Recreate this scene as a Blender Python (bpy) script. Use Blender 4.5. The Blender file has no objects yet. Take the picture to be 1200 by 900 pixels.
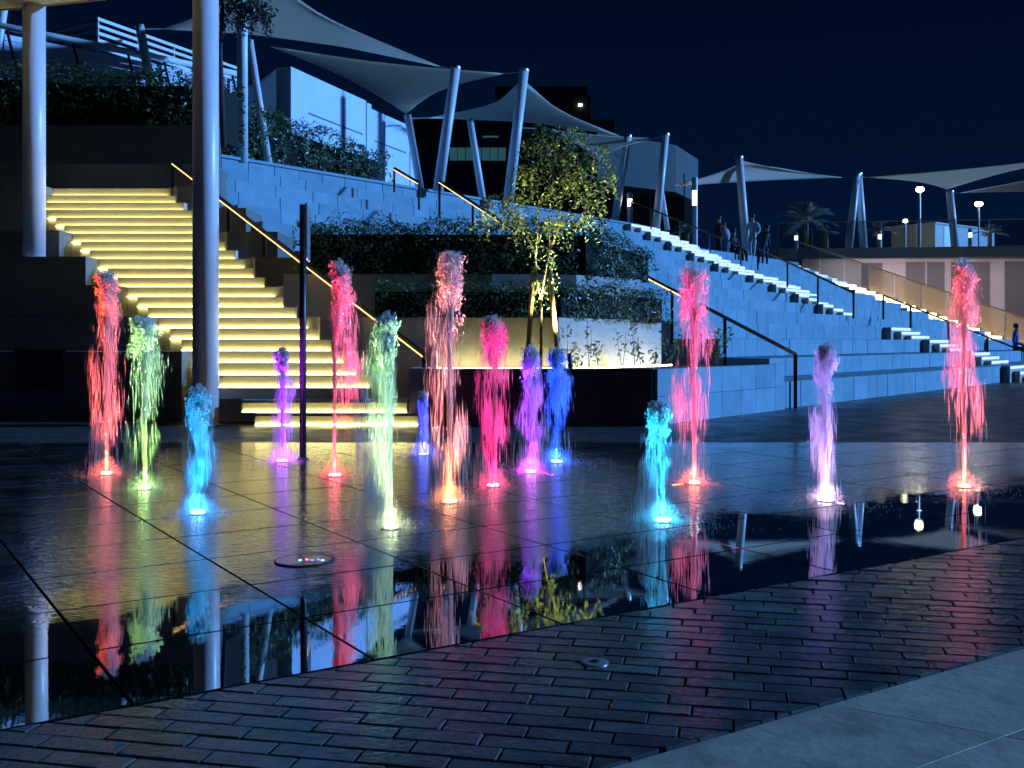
import bpy, bmesh, math, random
from mathutils import Vector, Matrix, noise
random.seed(7)
R = math.radians
scene = bpy.context.scene
COL = scene.collection

# ---------------------------------------------------------------- camera, sky, sun, exposure
F, HZ, CAMH = 1225.0, 400.0, 1.1
cam_d = bpy.data.cameras.new('camera'); cam = bpy.data.objects.new('camera', cam_d); COL.objects.link(cam)
cam.location = (0, 0, CAMH); cam.rotation_euler = (R(90), 0, 0)
cam_d.sensor_width = 36; cam_d.lens = 36 * F / 1200; cam_d.shift_y = -(450 - HZ) / 1200
cam_d.clip_start = 0.05; cam_d.clip_end = 3000
scene.camera = cam

SUN_TO = Vector((0.95, 0.06, 0.28)).normalized()          # the blue flood washing the terraces comes from the right
w_ = bpy.data.worlds.new('World'); scene.world = w_; w_.use_nodes = True
wn, wl = w_.node_tree.nodes, w_.node_tree.links
bg = wn['Background']
tc = wn.new('ShaderNodeTexCoord'); sx = wn.new('ShaderNodeSeparateXYZ'); rp = wn.new('ShaderNodeValToRGB')
wl.new(tc.outputs['Generated'], sx.inputs[0]); wl.new(sx.outputs['Z'], rp.inputs[0]); wl.new(rp.outputs[0], bg.inputs['Color'])
rp.color_ramp.elements[0].position = 0.0; rp.color_ramp.elements[0].color = (0.0007, 0.0075, 0.030, 1)
rp.color_ramp.elements[1].position = 0.42; rp.color_ramp.elements[1].color = (0.0001, 0.0018, 0.0095, 1)
bg.inputs['Strength'].default_value = 0.85
sun_d = bpy.data.lights.new('sun', 'SUN'); sun = bpy.data.objects.new('sun', sun_d); COL.objects.link(sun)
sun_d.energy = 4.6; sun_d.angle = R(3); sun_d.color = (0.15, 0.42, 1.0)
sun.rotation_euler = SUN_TO.to_track_quat('Z', 'Y').to_euler(); sun.location = (30, 10, 20)
vs = scene.view_settings; vs.view_transform = 'Standard'; vs.look = 'None'; vs.exposure = 0.35; vs.gamma = 1; vs.use_curve_mapping = False
try:
    scene.cycles.use_denoising = True
    scene.cycles.use_adaptive_sampling = True; scene.cycles.adaptive_threshold = .03
    scene.cycles.sample_clamp_indirect = 4.0
    scene.cycles.max_bounces = 5; scene.cycles.transparent_max_bounces = 10
    scene.cycles.caustics_reflective = False; scene.cycles.caustics_refractive = False
except Exception: pass

# ---------------------------------------------------------------- helpers
def P(px, py, Y): return Vector(((px - 600) * Y / F, Y, CAMH + (HZ - py) * Y / F))
SL = 0.009
def gz(Y): return SL * (Y - 14) if Y < 14 else 0.0           # the plaza falls gently towards the viewer
def ground(px, py):
    Y = (CAMH + 14 * SL) * F / (py - HZ + SL * F)
    if Y > 14: Y = CAMH * F / (py - HZ)
    return Vector(((px - 600) * Y / F, Y, gz(Y)))
U = Vector((-0.545, 0.838)); V = Vector((0.838, 0.545))     # paving axes
W = Vector((0.62, 0.785)); NB = Vector((-0.785, 0.62)); B0 = Vector((4.66, 17.3))   # the curved-back amphitheatre axes
def amp(t, p, z=0.0):
    q = B0 + W * t + NB * p
    return Vector((q.x, q.y, z))

class MB:
    def __init__(s): s.v = []; s.f = []; s.m = []
    def add(s, vs, fs, mi=0):
        o = len(s.v); s.v += [tuple(v) for v in vs]; s.f += [[i + o for i in f] for f in fs]; s.m += [mi] * len(fs)
    def prism(s, poly, z0, z1, mi=0):
        n = len(poly); a = sum(poly[i][0] * poly[(i + 1) % n][1] - poly[(i + 1) % n][0] * poly[i][1] for i in range(n))
        if a < 0: poly = poly[::-1]
        f0 = z0 if callable(z0) else (lambda x, y: z0); f1 = z1 if callable(z1) else (lambda x, y: z1)
        vs = [(p[0], p[1], f0(p[0], p[1])) for p in poly] + [(p[0], p[1], f1(p[0], p[1])) for p in poly]
        fs = [list(range(n))[::-1], [n + i for i in range(n)]] + [[i, (i + 1) % n, n + (i + 1) % n, n + i] for i in range(n)]
        s.add(vs, fs, mi)
    def box(s, x0, x1, y0, y1, z0, z1, mi=0): s.prism([(x0, y0), (x1, y0), (x1, y1), (x0, y1)], z0, z1, mi)
    def bar(s, a, b, w, h, up=Vector((0, 0, 1)), mi=0):
        a, b = Vector(a), Vector(b); d = (b - a).normalized(); r = d.cross(up)
        if r.length < 1e-4: r = d.cross(Vector((0, 1, 0)))
        r.normalize(); u = r.cross(d).normalized(); vs = []
        for q in (a, b):
            for (i, j) in ((-1, -1), (1, -1), (1, 1), (-1, 1)): vs.append(q + r * (i * w / 2) + u * (j * h / 2))
        s.add(vs, [[0, 1, 2, 3], [7, 6, 5, 4], [0, 4, 5, 1], [1, 5, 6, 2], [2, 6, 7, 3], [3, 7, 4, 0]], mi)
    def tube(s, pts, rad, n=10, mi=0, cap=True):
        pts = [Vector(p) for p in pts]; k = len(pts); rad = rad if isinstance(rad, (list, tuple)) else [rad] * k
        vs = []; ref = None
        for i, p in enumerate(pts):
            d = (pts[min(i + 1, k - 1)] - pts[max(i - 1, 0)]).normalized()
            if ref is None: ref = Vector((1, 0, 0)) if abs(d.x) < .8 else Vector((0, 1, 0))
            r = (ref - d * ref.dot(d)).normalized(); ref = r; u = d.cross(r)
            for j in range(n):
                a = 2 * math.pi * j / n; vs.append(p + (r * math.cos(a) + u * math.sin(a)) * rad[i])
        fs = [[i * n + j, i * n + (j + 1) % n, (i + 1) * n + (j + 1) % n, (i + 1) * n + j] for i in range(k - 1) for j in range(n)]
        if cap: fs += [list(range(n))[::-1], [(k - 1) * n + j for j in range(n)]]
        s.add(vs, fs, mi)
    def lathe(s, prof, c, n=20, mi=0):
        vs = []; k = len(prof)
        for (r, z) in prof:
            for j in range(n):
                a = 2 * math.pi * j / n; vs.append((c[0] + r * math.cos(a), c[1] + r * math.sin(a), c[2] + z))
        fs = [[i * n + j, i * n + (j + 1) % n, (i + 1) * n + (j + 1) % n, (i + 1) * n + j] for i in range(k - 1) for j in range(n)]
        fs += [list(range(n))[::-1], [(k - 1) * n + j for j in range(n)]]
        s.add(vs, fs, mi)
    def ball(s, c, r, sc=(1, 1, 1), nu=10, nv=6, mi=0):
        c = Vector(c); vs = [c + Vector((0, 0, -r * sc[2]))]
        for i in range(1, nv):
            a = -math.pi / 2 + math.pi * i / nv
            for j in range(nu):
                b = 2 * math.pi * j / nu; vs.append(c + Vector((math.cos(a) * math.cos(b) * r * sc[0], math.cos(a) * math.sin(b) * r * sc[1], math.sin(a) * r * sc[2])))
        vs.append(c + Vector((0, 0, r * sc[2]))); last = len(vs) - 1
        fs = [[0, 1 + (j + 1) % nu, 1 + j] for j in range(nu)]
        for i in range(nv - 2):
            for j in range(nu): fs.append([1 + i * nu + j, 1 + i * nu + (j + 1) % nu, 1 + (i + 1) * nu + (j + 1) % nu, 1 + (i + 1) * nu + j])
        fs += [[1 + (nv - 2) * nu + j, 1 + (nv - 2) * nu + (j + 1) % nu, last] for j in range(nu)]
        s.add(vs, fs, mi)
    def mesh(s, name, mats, smooth=False):
        me = bpy.data.meshes.new(name); me.from_pydata(s.v, [], s.f)
        for m in (mats if isinstance(mats, (list, tuple)) else [mats]): me.materials.append(m)
        if any(s.m): me.polygons.foreach_set('material_index', s.m)
        if smooth: me.polygons.foreach_set('use_smooth', [True] * len(me.polygons))
        me.update(); return me
    def build(s, name, mats, parent=None, smooth=False, kind=None):
        return link(name, s.mesh(name, mats, smooth), parent, kind)

def link(name, me, parent=None, kind=None):
    o = bpy.data.objects.new(name, me); COL.objects.link(o)
    if parent is not None:
        o.parent = parent
        o.matrix_parent_inverse = Matrix.Translation(-Vector(parent.location)) if parent.type == 'EMPTY' else Matrix()
    if kind: o['kind'] = kind
    return o
def tag(o, label, cat, group=None):
    o['label'] = label; o['category'] = cat
    if group: o['group'] = group
    return o
def thing(name, label, cat, loc=(0, 0, 0), group=None):
    o = bpy.data.objects.new(name, None); COL.objects.link(o); o.location = loc; o.empty_display_size = .2
    return tag(o, label, cat, group)
def add_light(name, typ, loc, color, energy, parent=None, **kw):
    d = bpy.data.lights.new(name, typ); d.color = color; d.energy = energy
    for k, v in kw.items(): setattr(d, k, v)
    o = bpy.data.objects.new(name, d); COL.objects.link(o); o.location = loc
    if parent is not None:
        o.parent = parent; o.matrix_parent_inverse = Matrix.Translation(-Vector(parent.location))
    return o

# ---------------------------------------------------------------- materials
def mat(name, col, rough=.6, metal=0, noise_amt=0, nscale=8, bump=0, bscale=40, spec=None, coat=0, trans=0):
    m = bpy.data.materials.new(name); m.use_nodes = True; nt = m.node_tree; n, l = nt.nodes, nt.links; b = n['Principled BSDF']
    b.inputs['Base Color'].default_value = (*col, 1); b.inputs['Roughness'].default_value = rough; b.inputs['Metallic'].default_value = metal
    if spec is not None: b.inputs['Specular IOR Level'].default_value = spec
    if coat: b.inputs['Coat Weight'].default_value = coat; b.inputs['Coat Roughness'].default_value = .05
    g = n.new('ShaderNodeNewGeometry')
    if noise_amt:
        t = n.new('ShaderNodeTexNoise'); t.inputs['Scale'].default_value = nscale; t.inputs['Detail'].default_value = 6
        l.new(g.outputs['Position'], t.inputs['Vector'])
        oi = n.new('ShaderNodeObjectInfo'); ad = n.new('ShaderNodeMath'); ad.operation = 'ADD'
        ml = n.new('ShaderNodeMath'); ml.operation = 'MULTIPLY'; ml.inputs[1].default_value = .35
        l.new(oi.outputs['Random'], ml.inputs[0]); l.new(t.outputs['Fac'], ad.inputs[0]); l.new(ml.outputs[0], ad.inputs[1])
        mr = n.new('ShaderNodeMapRange'); mr.inputs[1].default_value = .3; mr.inputs[2].default_value = 1.05
        mr.inputs[3].default_value = 1 - noise_amt; mr.inputs[4].default_value = 1 + noise_amt
        l.new(ad.outputs[0], mr.inputs[0])
        mx = n.new('ShaderNodeVectorMath'); mx.operation = 'SCALE'; mx.inputs[0].default_value = col
        l.new(mr.outputs[0], mx.inputs['Scale']); l.new(mx.outputs[0], b.inputs['Base Color'])
    if bump:
        t2 = n.new('ShaderNodeTexNoise'); t2.inputs['Scale'].default_value = bscale; t2.inputs['Detail'].default_value = 5
        l.new(g.outputs['Position'], t2.inputs['Vector'])
        bp = n.new('ShaderNodeBump'); bp.inputs['Strength'].default_value = bump; bp.inputs['Distance'].default_value = .02
        l.new(t2.outputs['Fac'], bp.inputs['Height']); l.new(bp.outputs[0], b.inputs['Normal'])
    return m
def emit(name, col, st):
    m = bpy.data.materials.new(name); m.use_nodes = True; n = m.node_tree.nodes; b = n['Principled BSDF']
    b.inputs['Base Color'].default_value = (.8, .8, .8, 1); b.inputs['Emission Color'].default_value = (*col, 1); b.inputs['Emission Strength'].default_value = st
    return m
M = {}
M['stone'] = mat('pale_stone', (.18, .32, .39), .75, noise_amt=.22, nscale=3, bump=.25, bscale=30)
M['stone_core'] = mat('stone_joint', (.08, .14, .17), .85)
M['dark_conc'] = mat('dark_concrete', (.15, .15, .138), .8, noise_amt=.25, nscale=2.5, bump=.2, bscale=25)
M['shade_black'] = mat('shaded_front_stone', (.022, .022, .024), .5, noise_amt=.3, nscale=6)  # near-black colour holds the shade of the unlit planter front
M['stair'] = mat('stair_stone', (.60, .58, .46), .7, noise_amt=.12, nscale=6, bump=.15)
M['planter'] = mat('planter_stone', (.42, .42, .40), .75, noise_amt=.15, nscale=4, bump=.2)
M['white'] = mat('white_paint', (.72, .74, .76), .4, noise_amt=.05, nscale=3)
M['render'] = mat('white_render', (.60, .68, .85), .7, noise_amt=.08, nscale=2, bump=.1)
M['column'] = mat('column_paint', (.74, .67, .70), .35, noise_amt=.06, nscale=4)
M['rail'] = mat('bronze_rail', (.035, .028, .024), .3, metal=.6)
M['gold'] = mat('brushed_brass', (.55, .34, .14), .3, metal=.8)
M['steel'] = mat('steel', (.45, .47, .5), .35, metal=.7)
M['black'] = mat('black_metal', (.012, .012, .016), .4)
M['soil'] = mat('soil', (.02, .016, .012), .95, bump=1, bscale=30)
M['louvre'] = mat('louvre_metal', (.22, .21, .24), .5)
M['far'] = mat('far_facade', (.045, .06, .065), .8, noise_amt=.15, nscale=.3)
M['fardark'] = mat('far_dark', (.02, .025, .03), .8)
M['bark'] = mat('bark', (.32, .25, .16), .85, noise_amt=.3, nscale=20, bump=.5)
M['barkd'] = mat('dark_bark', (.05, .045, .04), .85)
M['wood'] = mat('stake_wood', (.34, .22, .09), .7, noise_amt=.3, nscale=15)
M['yled'] = emit('warm_led', (1.0, .86, .33), 8)
M['wled'] = emit('white_led', (.80, .88, 1.0), .5)
M['gled'] = emit('rail_led', (1.0, .62, .2), 1.6)
M['aled'] = emit('amber_led', (1.0, .64, .25), 8)
M['lamp'] = emit('lamp_globe', (1.0, .88, .55), 30)
M['lampw'] = emit('lamp_white', (1.0, .95, .85), 6)
M['greenwin'] = emit('green_lit_window', (.10, .36, .36), .13)
def leafmat(name, c0, c1, rough=.35):
    m = mat(name, c0, rough); n, l = m.node_tree.nodes, m.node_tree.links; b = n['Principled BSDF']
    g = n.new('ShaderNodeNewGeometry'); r = n.new('ShaderNodeValToRGB')
    r.color_ramp.elements[0].color = (*c0, 1); r.color_ramp.elements[1].color = (*c1, 1)
    l.new(g.outputs['Random Per Island'], r.inputs[0]); l.new(r.outputs[0], b.inputs['Base Color'])
    tr = n.new('ShaderNodeBsdfTranslucent'); l.new(r.outputs[0], tr.inputs['Color'])
    mx = n.new('ShaderNodeMixShader'); mx.inputs[0].default_value = .3
    l.new(b.outputs[0], mx.inputs[1]); l.new(tr.outputs[0], mx.inputs[2]); l.new(mx.outputs[0], n['Material Output'].inputs['Surface'])
    return m
M['hedge'] = leafmat('hedge_leaf', (.04, .07, .03), (.19, .25, .12))
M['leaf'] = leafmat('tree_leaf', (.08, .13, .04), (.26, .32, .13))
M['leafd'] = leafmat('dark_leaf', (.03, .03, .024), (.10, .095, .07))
M['palm'] = leafmat('palm_leaf', (.25, .30, .26), (.5, .55, .48))
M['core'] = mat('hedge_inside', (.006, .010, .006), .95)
def fabric():
    m = mat('sail_cloth', (.88, .78, .68), .8, bump=.1, bscale=60); n, l = m.node_tree.nodes, m.node_tree.links
    tr = n.new('ShaderNodeBsdfTranslucent'); tr.inputs['Color'].default_value = (.92, .80, .68, 1)
    mx = n.new('ShaderNodeMixShader'); mx.inputs[0].default_value = .55
    l.new(n['Principled BSDF'].outputs[0], mx.inputs[1]); l.new(tr.outputs[0], mx.inputs[2]); l.new(mx.outputs[0], n['Material Output'].inputs['Surface'])
    return m
M['sail'] = fabric()
def glass(name, col, fac):
    m = bpy.data.materials.new(name); m.use_nodes = True; n, l = m.node_tree.nodes, m.node_tree.links
    b = n['Principled BSDF']; b.inputs['Base Color'].default_value = (*col, 1); b.inputs['Roughness'].default_value = .08
    t = n.new('ShaderNodeBsdfTransparent'); t.inputs['Color'].default_value = (.9, .95, .95, 1)
    mx = n.new('ShaderNodeMixShader'); mx.inputs[0].default_value = fac
    l.new(t.outputs[0], mx.inputs[1]); l.new(b.outputs[0], mx.inputs[2]); l.new(mx.outputs[0], n['Material Output'].inputs['Surface'])
    return m
M['glass'] = glass('clear_glass', (.05, .07, .08), .22)
M['amber'] = glass('frosted_panel', (.6, .5, .38), .42)
def water():
    m = bpy.data.materials.new('aerated_water'); m.use_nodes = True; n, l = m.node_tree.nodes, m.node_tree.links
    n.remove(n['Principled BSDF'])
    g = n.new('ShaderNodeNewGeometry'); t = n.new('ShaderNodeTexNoise'); t.inputs['Scale'].default_value = 120
    l.new(g.outputs['Position'], t.inputs['Vector']); bp = n.new('ShaderNodeBump'); bp.inputs['Strength'].default_value = 1; bp.inputs['Distance'].default_value = .02
    l.new(t.outputs['Fac'], bp.inputs['Height'])
    d = n.new('ShaderNodeBsdfDiffuse'); d.inputs['Color'].default_value = (.95, .95, .95, 1); l.new(bp.outputs[0], d.inputs['Normal'])
    tr = n.new('ShaderNodeBsdfTranslucent'); tr.inputs['Color'].default_value = (.95, .95, .95, 1); l.new(bp.outputs[0], tr.inputs['Normal'])
    gl = n.new('ShaderNodeBsdfGlossy'); gl.inputs['Roughness'].default_value = .12; l.new(bp.outputs[0], gl.inputs['Normal'])
    tp = n.new('ShaderNodeBsdfTransparent')
    a = n.new('ShaderNodeMixShader'); a.inputs[0].default_value = .55; l.new(d.outputs[0], a.inputs[1]); l.new(tr.outputs[0], a.inputs[2])
    b = n.new('ShaderNodeMixShader'); b.inputs[0].default_value = .15; l.new(a.outputs[0], b.inputs[1]); l.new(gl.outputs[0], b.inputs[2])
    c = n.new('ShaderNodeMixShader'); c.inputs[0].default_value = .36; l.new(tp.outputs[0], c.inputs[1]); l.new(b.outputs[0], c.inputs[2])
    l.new(c.outputs[0], n['Material Output'].inputs['Surface'])
    return m
M['water'] = water()
def wet_tile():
    m = bpy.data.materials.new('wet_slab'); m.use_nodes = True; n, l = m.node_tree.nodes, m.node_tree.links; b = n['Principled BSDF']
    g = n.new('ShaderNodeNewGeometry')
    dp = n.new('ShaderNodeVectorMath'); dp.operation = 'DOT_PRODUCT'; dp.inputs[1].default_value = (U.x, U.y, 0); l.new(g.outputs['Position'], dp.inputs[0])
    nz = n.new('ShaderNodeTexNoise'); nz.inputs['Scale'].default_value = 1.1; nz.inputs['Detail'].default_value = 4; nz.inputs['Roughness'].default_value = .6; l.new(g.outputs['Position'], nz.inputs['Vector'])
    # standing water lies deepest along the brick band; further in, running water ripples
    s1 = n.new('ShaderNodeMath'); s1.operation = 'MULTIPLY_ADD'; s1.inputs[1].default_value = 2.2; l.new(nz.outputs['Fac'], s1.inputs[0]); l.new(dp.outputs['Value'], s1.inputs[2])
    rip = n.new('ShaderNodeMapRange'); rip.inputs[1].default_value = 5.75; rip.inputs[2].default_value = 6.5; l.new(s1.outputs[0], rip.inputs[0])
    mp = n.new('ShaderNodeMapping'); mp.inputs['Scale'].default_value = (7, 15, 1); l.new(g.outputs['Position'], mp.inputs['Vector'])
    t2 = n.new('ShaderNodeTexNoise'); t2.inputs['Scale'].default_value = 1.6; t2.inputs['Detail'].default_value = 5; t2.inputs['Distortion'].default_value = 1.2; l.new(mp.outputs[0], t2.inputs['Vector'])
    bs = n.new('ShaderNodeMath'); bs.operation = 'MULTIPLY_ADD'; bs.inputs[1].default_value = .17; bs.inputs[2].default_value = .003; l.new(rip.outputs[0], bs.inputs[0])
    bp = n.new('ShaderNodeBump'); bp.inputs['Distance'].default_value = .02; l.new(bs.outputs[0], bp.inputs['Strength']); l.new(t2.outputs['Fac'], bp.inputs['Height']); l.new(bp.outputs[0], b.inputs['Normal'])
    ro = n.new('ShaderNodeMath'); ro.operation = 'MULTIPLY_ADD'; ro.inputs[1].default_value = .06; ro.inputs[2].default_value = .012; l.new(rip.outputs[0], ro.inputs[0]); l.new(ro.outputs[0], b.inputs['Roughness'])
    t3 = n.new('ShaderNodeTexNoise'); t3.inputs['Scale'].default_value = 5; t3.inputs['Detail'].default_value = 7; l.new(g.outputs['Position'], t3.inputs['Vector'])
    cr = n.new('ShaderNodeValToRGB'); cr.color_ramp.elements[0].position = .3; cr.color_ramp.elements[0].color = (.010, .011, .013, 1); cr.color_ramp.elements[1].position = .75; cr.color_ramp.elements[1].color = (.17, .17, .175, 1)
    l.new(t3.outputs['Fac'], cr.inputs[0])
    dk = n.new('ShaderNodeMix'); dk.data_type = 'RGBA'; dk.inputs[6].default_value = (.006, .006, .007, 1); l.new(rip.outputs[0], dk.inputs[0]); l.new(cr.outputs[0], dk.inputs[7]); l.new(dk.outputs[2], b.inputs['Base Color'])
    b.inputs['IOR'].default_value = 2.6; b.inputs['Coat Weight'].default_value = 1; b.inputs['Coat IOR'].default_value = 1.9; l.new(ro.outputs[0], b.inputs['Coat Roughness']); l.new(bp.outputs[0], b.inputs['Coat Normal'])
    return m
M['tile'] = wet_tile()
def wet(name, c0, c1, r0, r1, bump, bscale, ior=1.5, nscale=6):
    m = bpy.data.materials.new(name); m.use_nodes = True; n, l = m.node_tree.nodes, m.node_tree.links; b = n['Principled BSDF']
    g = n.new('ShaderNodeNewGeometry'); oi = n.new('ShaderNodeObjectInfo')
    t = n.new('ShaderNodeTexNoise'); t.inputs['Scale'].default_value = nscale; t.inputs['Detail'].default_value = 8; t.inputs['Roughness'].default_value = .65; l.new(g.outputs['Position'], t.inputs['Vector'])
    a = n.new('ShaderNodeMath'); a.operation = 'MULTIPLY_ADD'; a.inputs[1].default_value = .25; l.new(oi.outputs['Random'], a.inputs[0]); l.new(t.outputs['Fac'], a.inputs[2])
    cr = n.new('ShaderNodeValToRGB'); cr.color_ramp.elements[0].position = .35; cr.color_ramp.elements[0].color = (*c0, 1); cr.color_ramp.elements[1].position = .85; cr.color_ramp.elements[1].color = (*c1, 1)
    l.new(a.outputs[0], cr.inputs[0]); l.new(cr.outputs[0], b.inputs['Base Color'])
    t1 = n.new('ShaderNodeTexNoise'); t1.inputs['Scale'].default_value = 2.2; t1.inputs['Detail'].default_value = 3; l.new(g.outputs['Position'], t1.inputs['Vector'])
    mr = n.new('ShaderNodeMapRange'); mr.inputs[1].default_value = .35; mr.inputs[2].default_value = .65; mr.inputs[3].default_value = r0; mr.inputs[4].default_value = r1
    l.new(t1.outputs['Fac'], mr.inputs[0]); l.new(mr.outputs[0], b.inputs['Roughness'])
    t2 = n.new('ShaderNodeTexNoise'); t2.inputs['Scale'].default_value = bscale; t2.inputs['Detail'].default_value = 6; l.new(g.outputs['Position'], t2.inputs['Vector'])
    bp = n.new('ShaderNodeBump'); bp.inputs['Strength'].default_value = bump; bp.inputs['Distance'].default_value = .02; l.new(t2.outputs['Fac'], bp.inputs['Height']); l.new(bp.outputs[0], b.inputs['Normal'])
    b.inputs['IOR'].default_value = ior
    return m
M['brick'] = wet('wet_brick', (.034, .037, .038), (.115, .12, .12), .08, .24, .12, 50, ior=1.8)
M['slab'] = wet('damp_concrete', (.24, .20, .155), (.62, .52, .41), .35, .55, .25, 16, nscale=4)
M['plaza'] = wet('dark_paving', (.03, .032, .036), (.075, .08, .09), .3, .5, .4, 14)
M['joint'] = mat('joint_bed', (.014, .014, .015), .7)

# ---------------------------------------------------------------- ground
def clip(poly, a, b, c):                       # keep a*x+b*y<=c
    out = []; n = len(poly)
    for i in range(n):
        p, q = poly[i], poly[(i + 1) % n]; dp = a * p[0] + b * p[1] - c; dq = a * q[0] + b * q[1] - c
        if dp <= 0: out.append(p)
        if (dp < 0 < dq) or (dq < 0 < dp):
            s = dp / (dp - dq); out.append((p[0] + (q[0] - p[0]) * s, p[1] + (q[1] - p[1]) * s))
    return out
def inset(poly, d):
    n = len(poly); a = sum(poly[i][0] * poly[(i + 1) % n][1] - poly[(i + 1) % n][0] * poly[i][1] for i in range(n))
    if a < 0: poly = poly[::-1]
    res = list(poly)
    for i in range(n):
        p, q = poly[i], poly[(i + 1) % n]; e = Vector((q[0] - p[0], q[1] - p[1]))
        if e.length < 1e-5: continue
        e.normalize(); nx, ny = e.y, -e.x
        res = clip(res, nx, ny, nx * p[0] + ny * p[1] - d)
        if len(res) < 3: return []
    return res
def area(p): return abs(sum(p[i][0] * p[(i + 1) % len(p)][1] - p[(i + 1) % len(p)][0] * p[i][1] for i in range(len(p)))) / 2
TY = 11.6
g = MB()
ys = [-60, TY]
g.add([(-400, -60, gz(-60) - .06), (400, -60, gz(-60) - .06), (400, TY, gz(TY) - .06), (-400, TY, gz(TY) - .06),
       (-400, TY, gz(TY)), (400, TY, gz(TY)), (-400, 14, 0), (400, 14, 0), (-400, 900, 0), (400, 900, 0)],
      [[0, 1, 2, 3], [3, 2, 5, 4], [4, 5, 7, 6], [6, 7, 9, 8]])
gr = g.build('ground', M['plaza'], kind='structure')
def inview(poly, m=1.0):
    cx = sum(p[0] for p in poly) / len(poly); cy = sum(p[1] for p in poly) / len(poly)
    return cy > .6 and abs(cx) < .49 * cy + m
def top_piece(poly, thick, bev):
    """a paving piece with a chamfered top edge; local origin at its centroid"""
    cx = sum(p[0] for p in poly) / len(poly); cy = sum(p[1] for p in poly) / len(poly)
    inn = inset(poly, bev)
    n = len(poly); a = sum(poly[i][0] * poly[(i + 1) % n][1] - poly[(i + 1) % n][0] * poly[i][1] for i in range(n))
    if a < 0: poly = poly[::-1]
    b = MB(); z = lambda x, y: gz(y)
    if len(inn) == n:
        vs = [(x - cx, y - cy, z(x, y) - gz(cy) - thick) for x, y in poly] + [(x - cx, y - cy, z(x, y) - gz(cy) - bev) for x, y in poly]
        # match order of inset polygon to poly by nearest vertex
        inn2 = [min(inn, key=lambda q: (q[0] - x) ** 2 + (q[1] - y) ** 2) for x, y in poly]
        vs += [(x - cx, y - cy, z(x, y) - gz(cy)) for x, y in inn2]
        fs = [[i, (i + 1) % n, n + (i + 1) % n, n + i] for i in range(n)] + [[n + i, n + (i + 1) % n, 2 * n + (i + 1) % n, 2 * n + i] for i in range(n)] + [[2 * n + i for i in range(n)]]
        b.add(vs, fs)
    else:
        b.prism([(x - cx, y - cy) for x, y in poly], -thick, 0)
    return b, cx, cy
# big wet slabs of the fountain field
LU, LV, U0, V0 = .69, .87, 3.56, .83
field = MB(); field.prism([tuple(V * a + U * b) for a, b in ((-14, 3.55), (18, 3.55), (18, 22), (-14, 22))], lambda x, y: gz(y) - .058, lambda x, y: gz(y) - .045)
field_o = None
fp = [tuple(V * a + U * b) for a, b in ((-14, 3.56), (18, 3.56), (18, 22), (-14, 22))]
fp = clip(fp, 0, 1, TY); fb = MB(); fb.prism(fp, lambda x, y: gz(y) - .058, lambda x, y: gz(y) - .035)
fountain_plaza = fb.build('fountain_plaza', M['joint'], kind='structure')
rest = MB(); cnt = 0
cells = []
for i in range(-14, 22):
    for j in range(0, 24):
        q = [V * (V0 + (i + a) * LV) + U * (U0 + (j + b) * LU) for a, b in ((0, 0), (1, 0), (1, 1), (0, 1))]
        poly = clip([tuple(x) for x in q], 0, 1, TY)
        if len(poly) < 3: continue
        poly = inset(poly, .0045)
        if len(poly) < 3 or area(poly) < .01 or not inview(poly, 1.8): continue
        cells.append(poly)
cells.sort(key=lambda p: sum(c[1] for c in p) / len(p))
for k, poly in enumerate(cells):
    b, cx, cy = top_piece(poly, .034, .003)
    dz = random.uniform(-.0004, .0004)
    if k < 300:
        o = b.build('paving_slab', M['tile'], fountain_plaza); o.location = (cx, cy, gz(cy) + dz)
    else:
        rest.add([(v[0] + cx, v[1] + cy, v[2] + gz(cy) + dz) for v in b.v], b.f)
if rest.v: rest.build('paving_slabs_outer', M['tile'], fountain_plaza, kind='stuff')
# brick band laid at 45 degrees
bb = MB(); bb.prism([tuple(V * a + U * b) for a, b in ((-8, 2.32), (12, 2.32), (12, 3.56), (-8, 3.56))], lambda x, y: gz(y) - .056, lambda x, y: gz(y) - .014)
brick_band = bb.build('brick_band', M['joint'], kind='structure')
ang = math.atan2(V.y, V.x) - R(45); E1 = Vector((math.cos(ang), math.sin(ang))); E2 = Vector((-E1.y, E1.x))
BL, BW = .265, .094
bl = []
for r in range(-40, 110):
    for c in range(-50, 60):
        off = (0, .5, .2, .66, .38)[r % 5] * BL
        q = [E1 * (c * BL + off + a * BL) + E2 * (r * BW + b * BW) for a, b in ((0, 0), (1, 0), (1, 1), (0, 1))]
        poly = [tuple(x) for x in q]
        poly = clip(poly, U.x, U.y, 3.552); poly = clip(poly, -U.x, -U.y, -2.328)
        if len(poly) < 3: continue
        poly = inset(poly, .003)
        if len(poly) < 3 or area(poly) < .0001 or not inview(poly, 2.6): continue
        bl.append(poly)
bl.sort(key=lambda p: min(c[1] for c in p) + (0 if inview(p, .05) else 100))
rest = MB()
for k, poly in enumerate(bl):
    b, cx, cy = top_piece(poly, .03, .004)
    dz = random.uniform(-.002, .0022)
    if k < 300:
        o = b.build('brick', M['brick'], brick_band); o.location = (cx, cy, gz(cy) + dz); o.rotation_euler = (random.uniform(-.006, .006), random.uniform(-.006, .006), 0)
    else:
        rest.add([(v[0] + cx, v[1] + cy, v[2] + gz(cy) + dz) for v in b.v], b.f)
if rest.v: rest.build('bricks_far', M['brick'], brick_band, kind='stuff')
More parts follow.
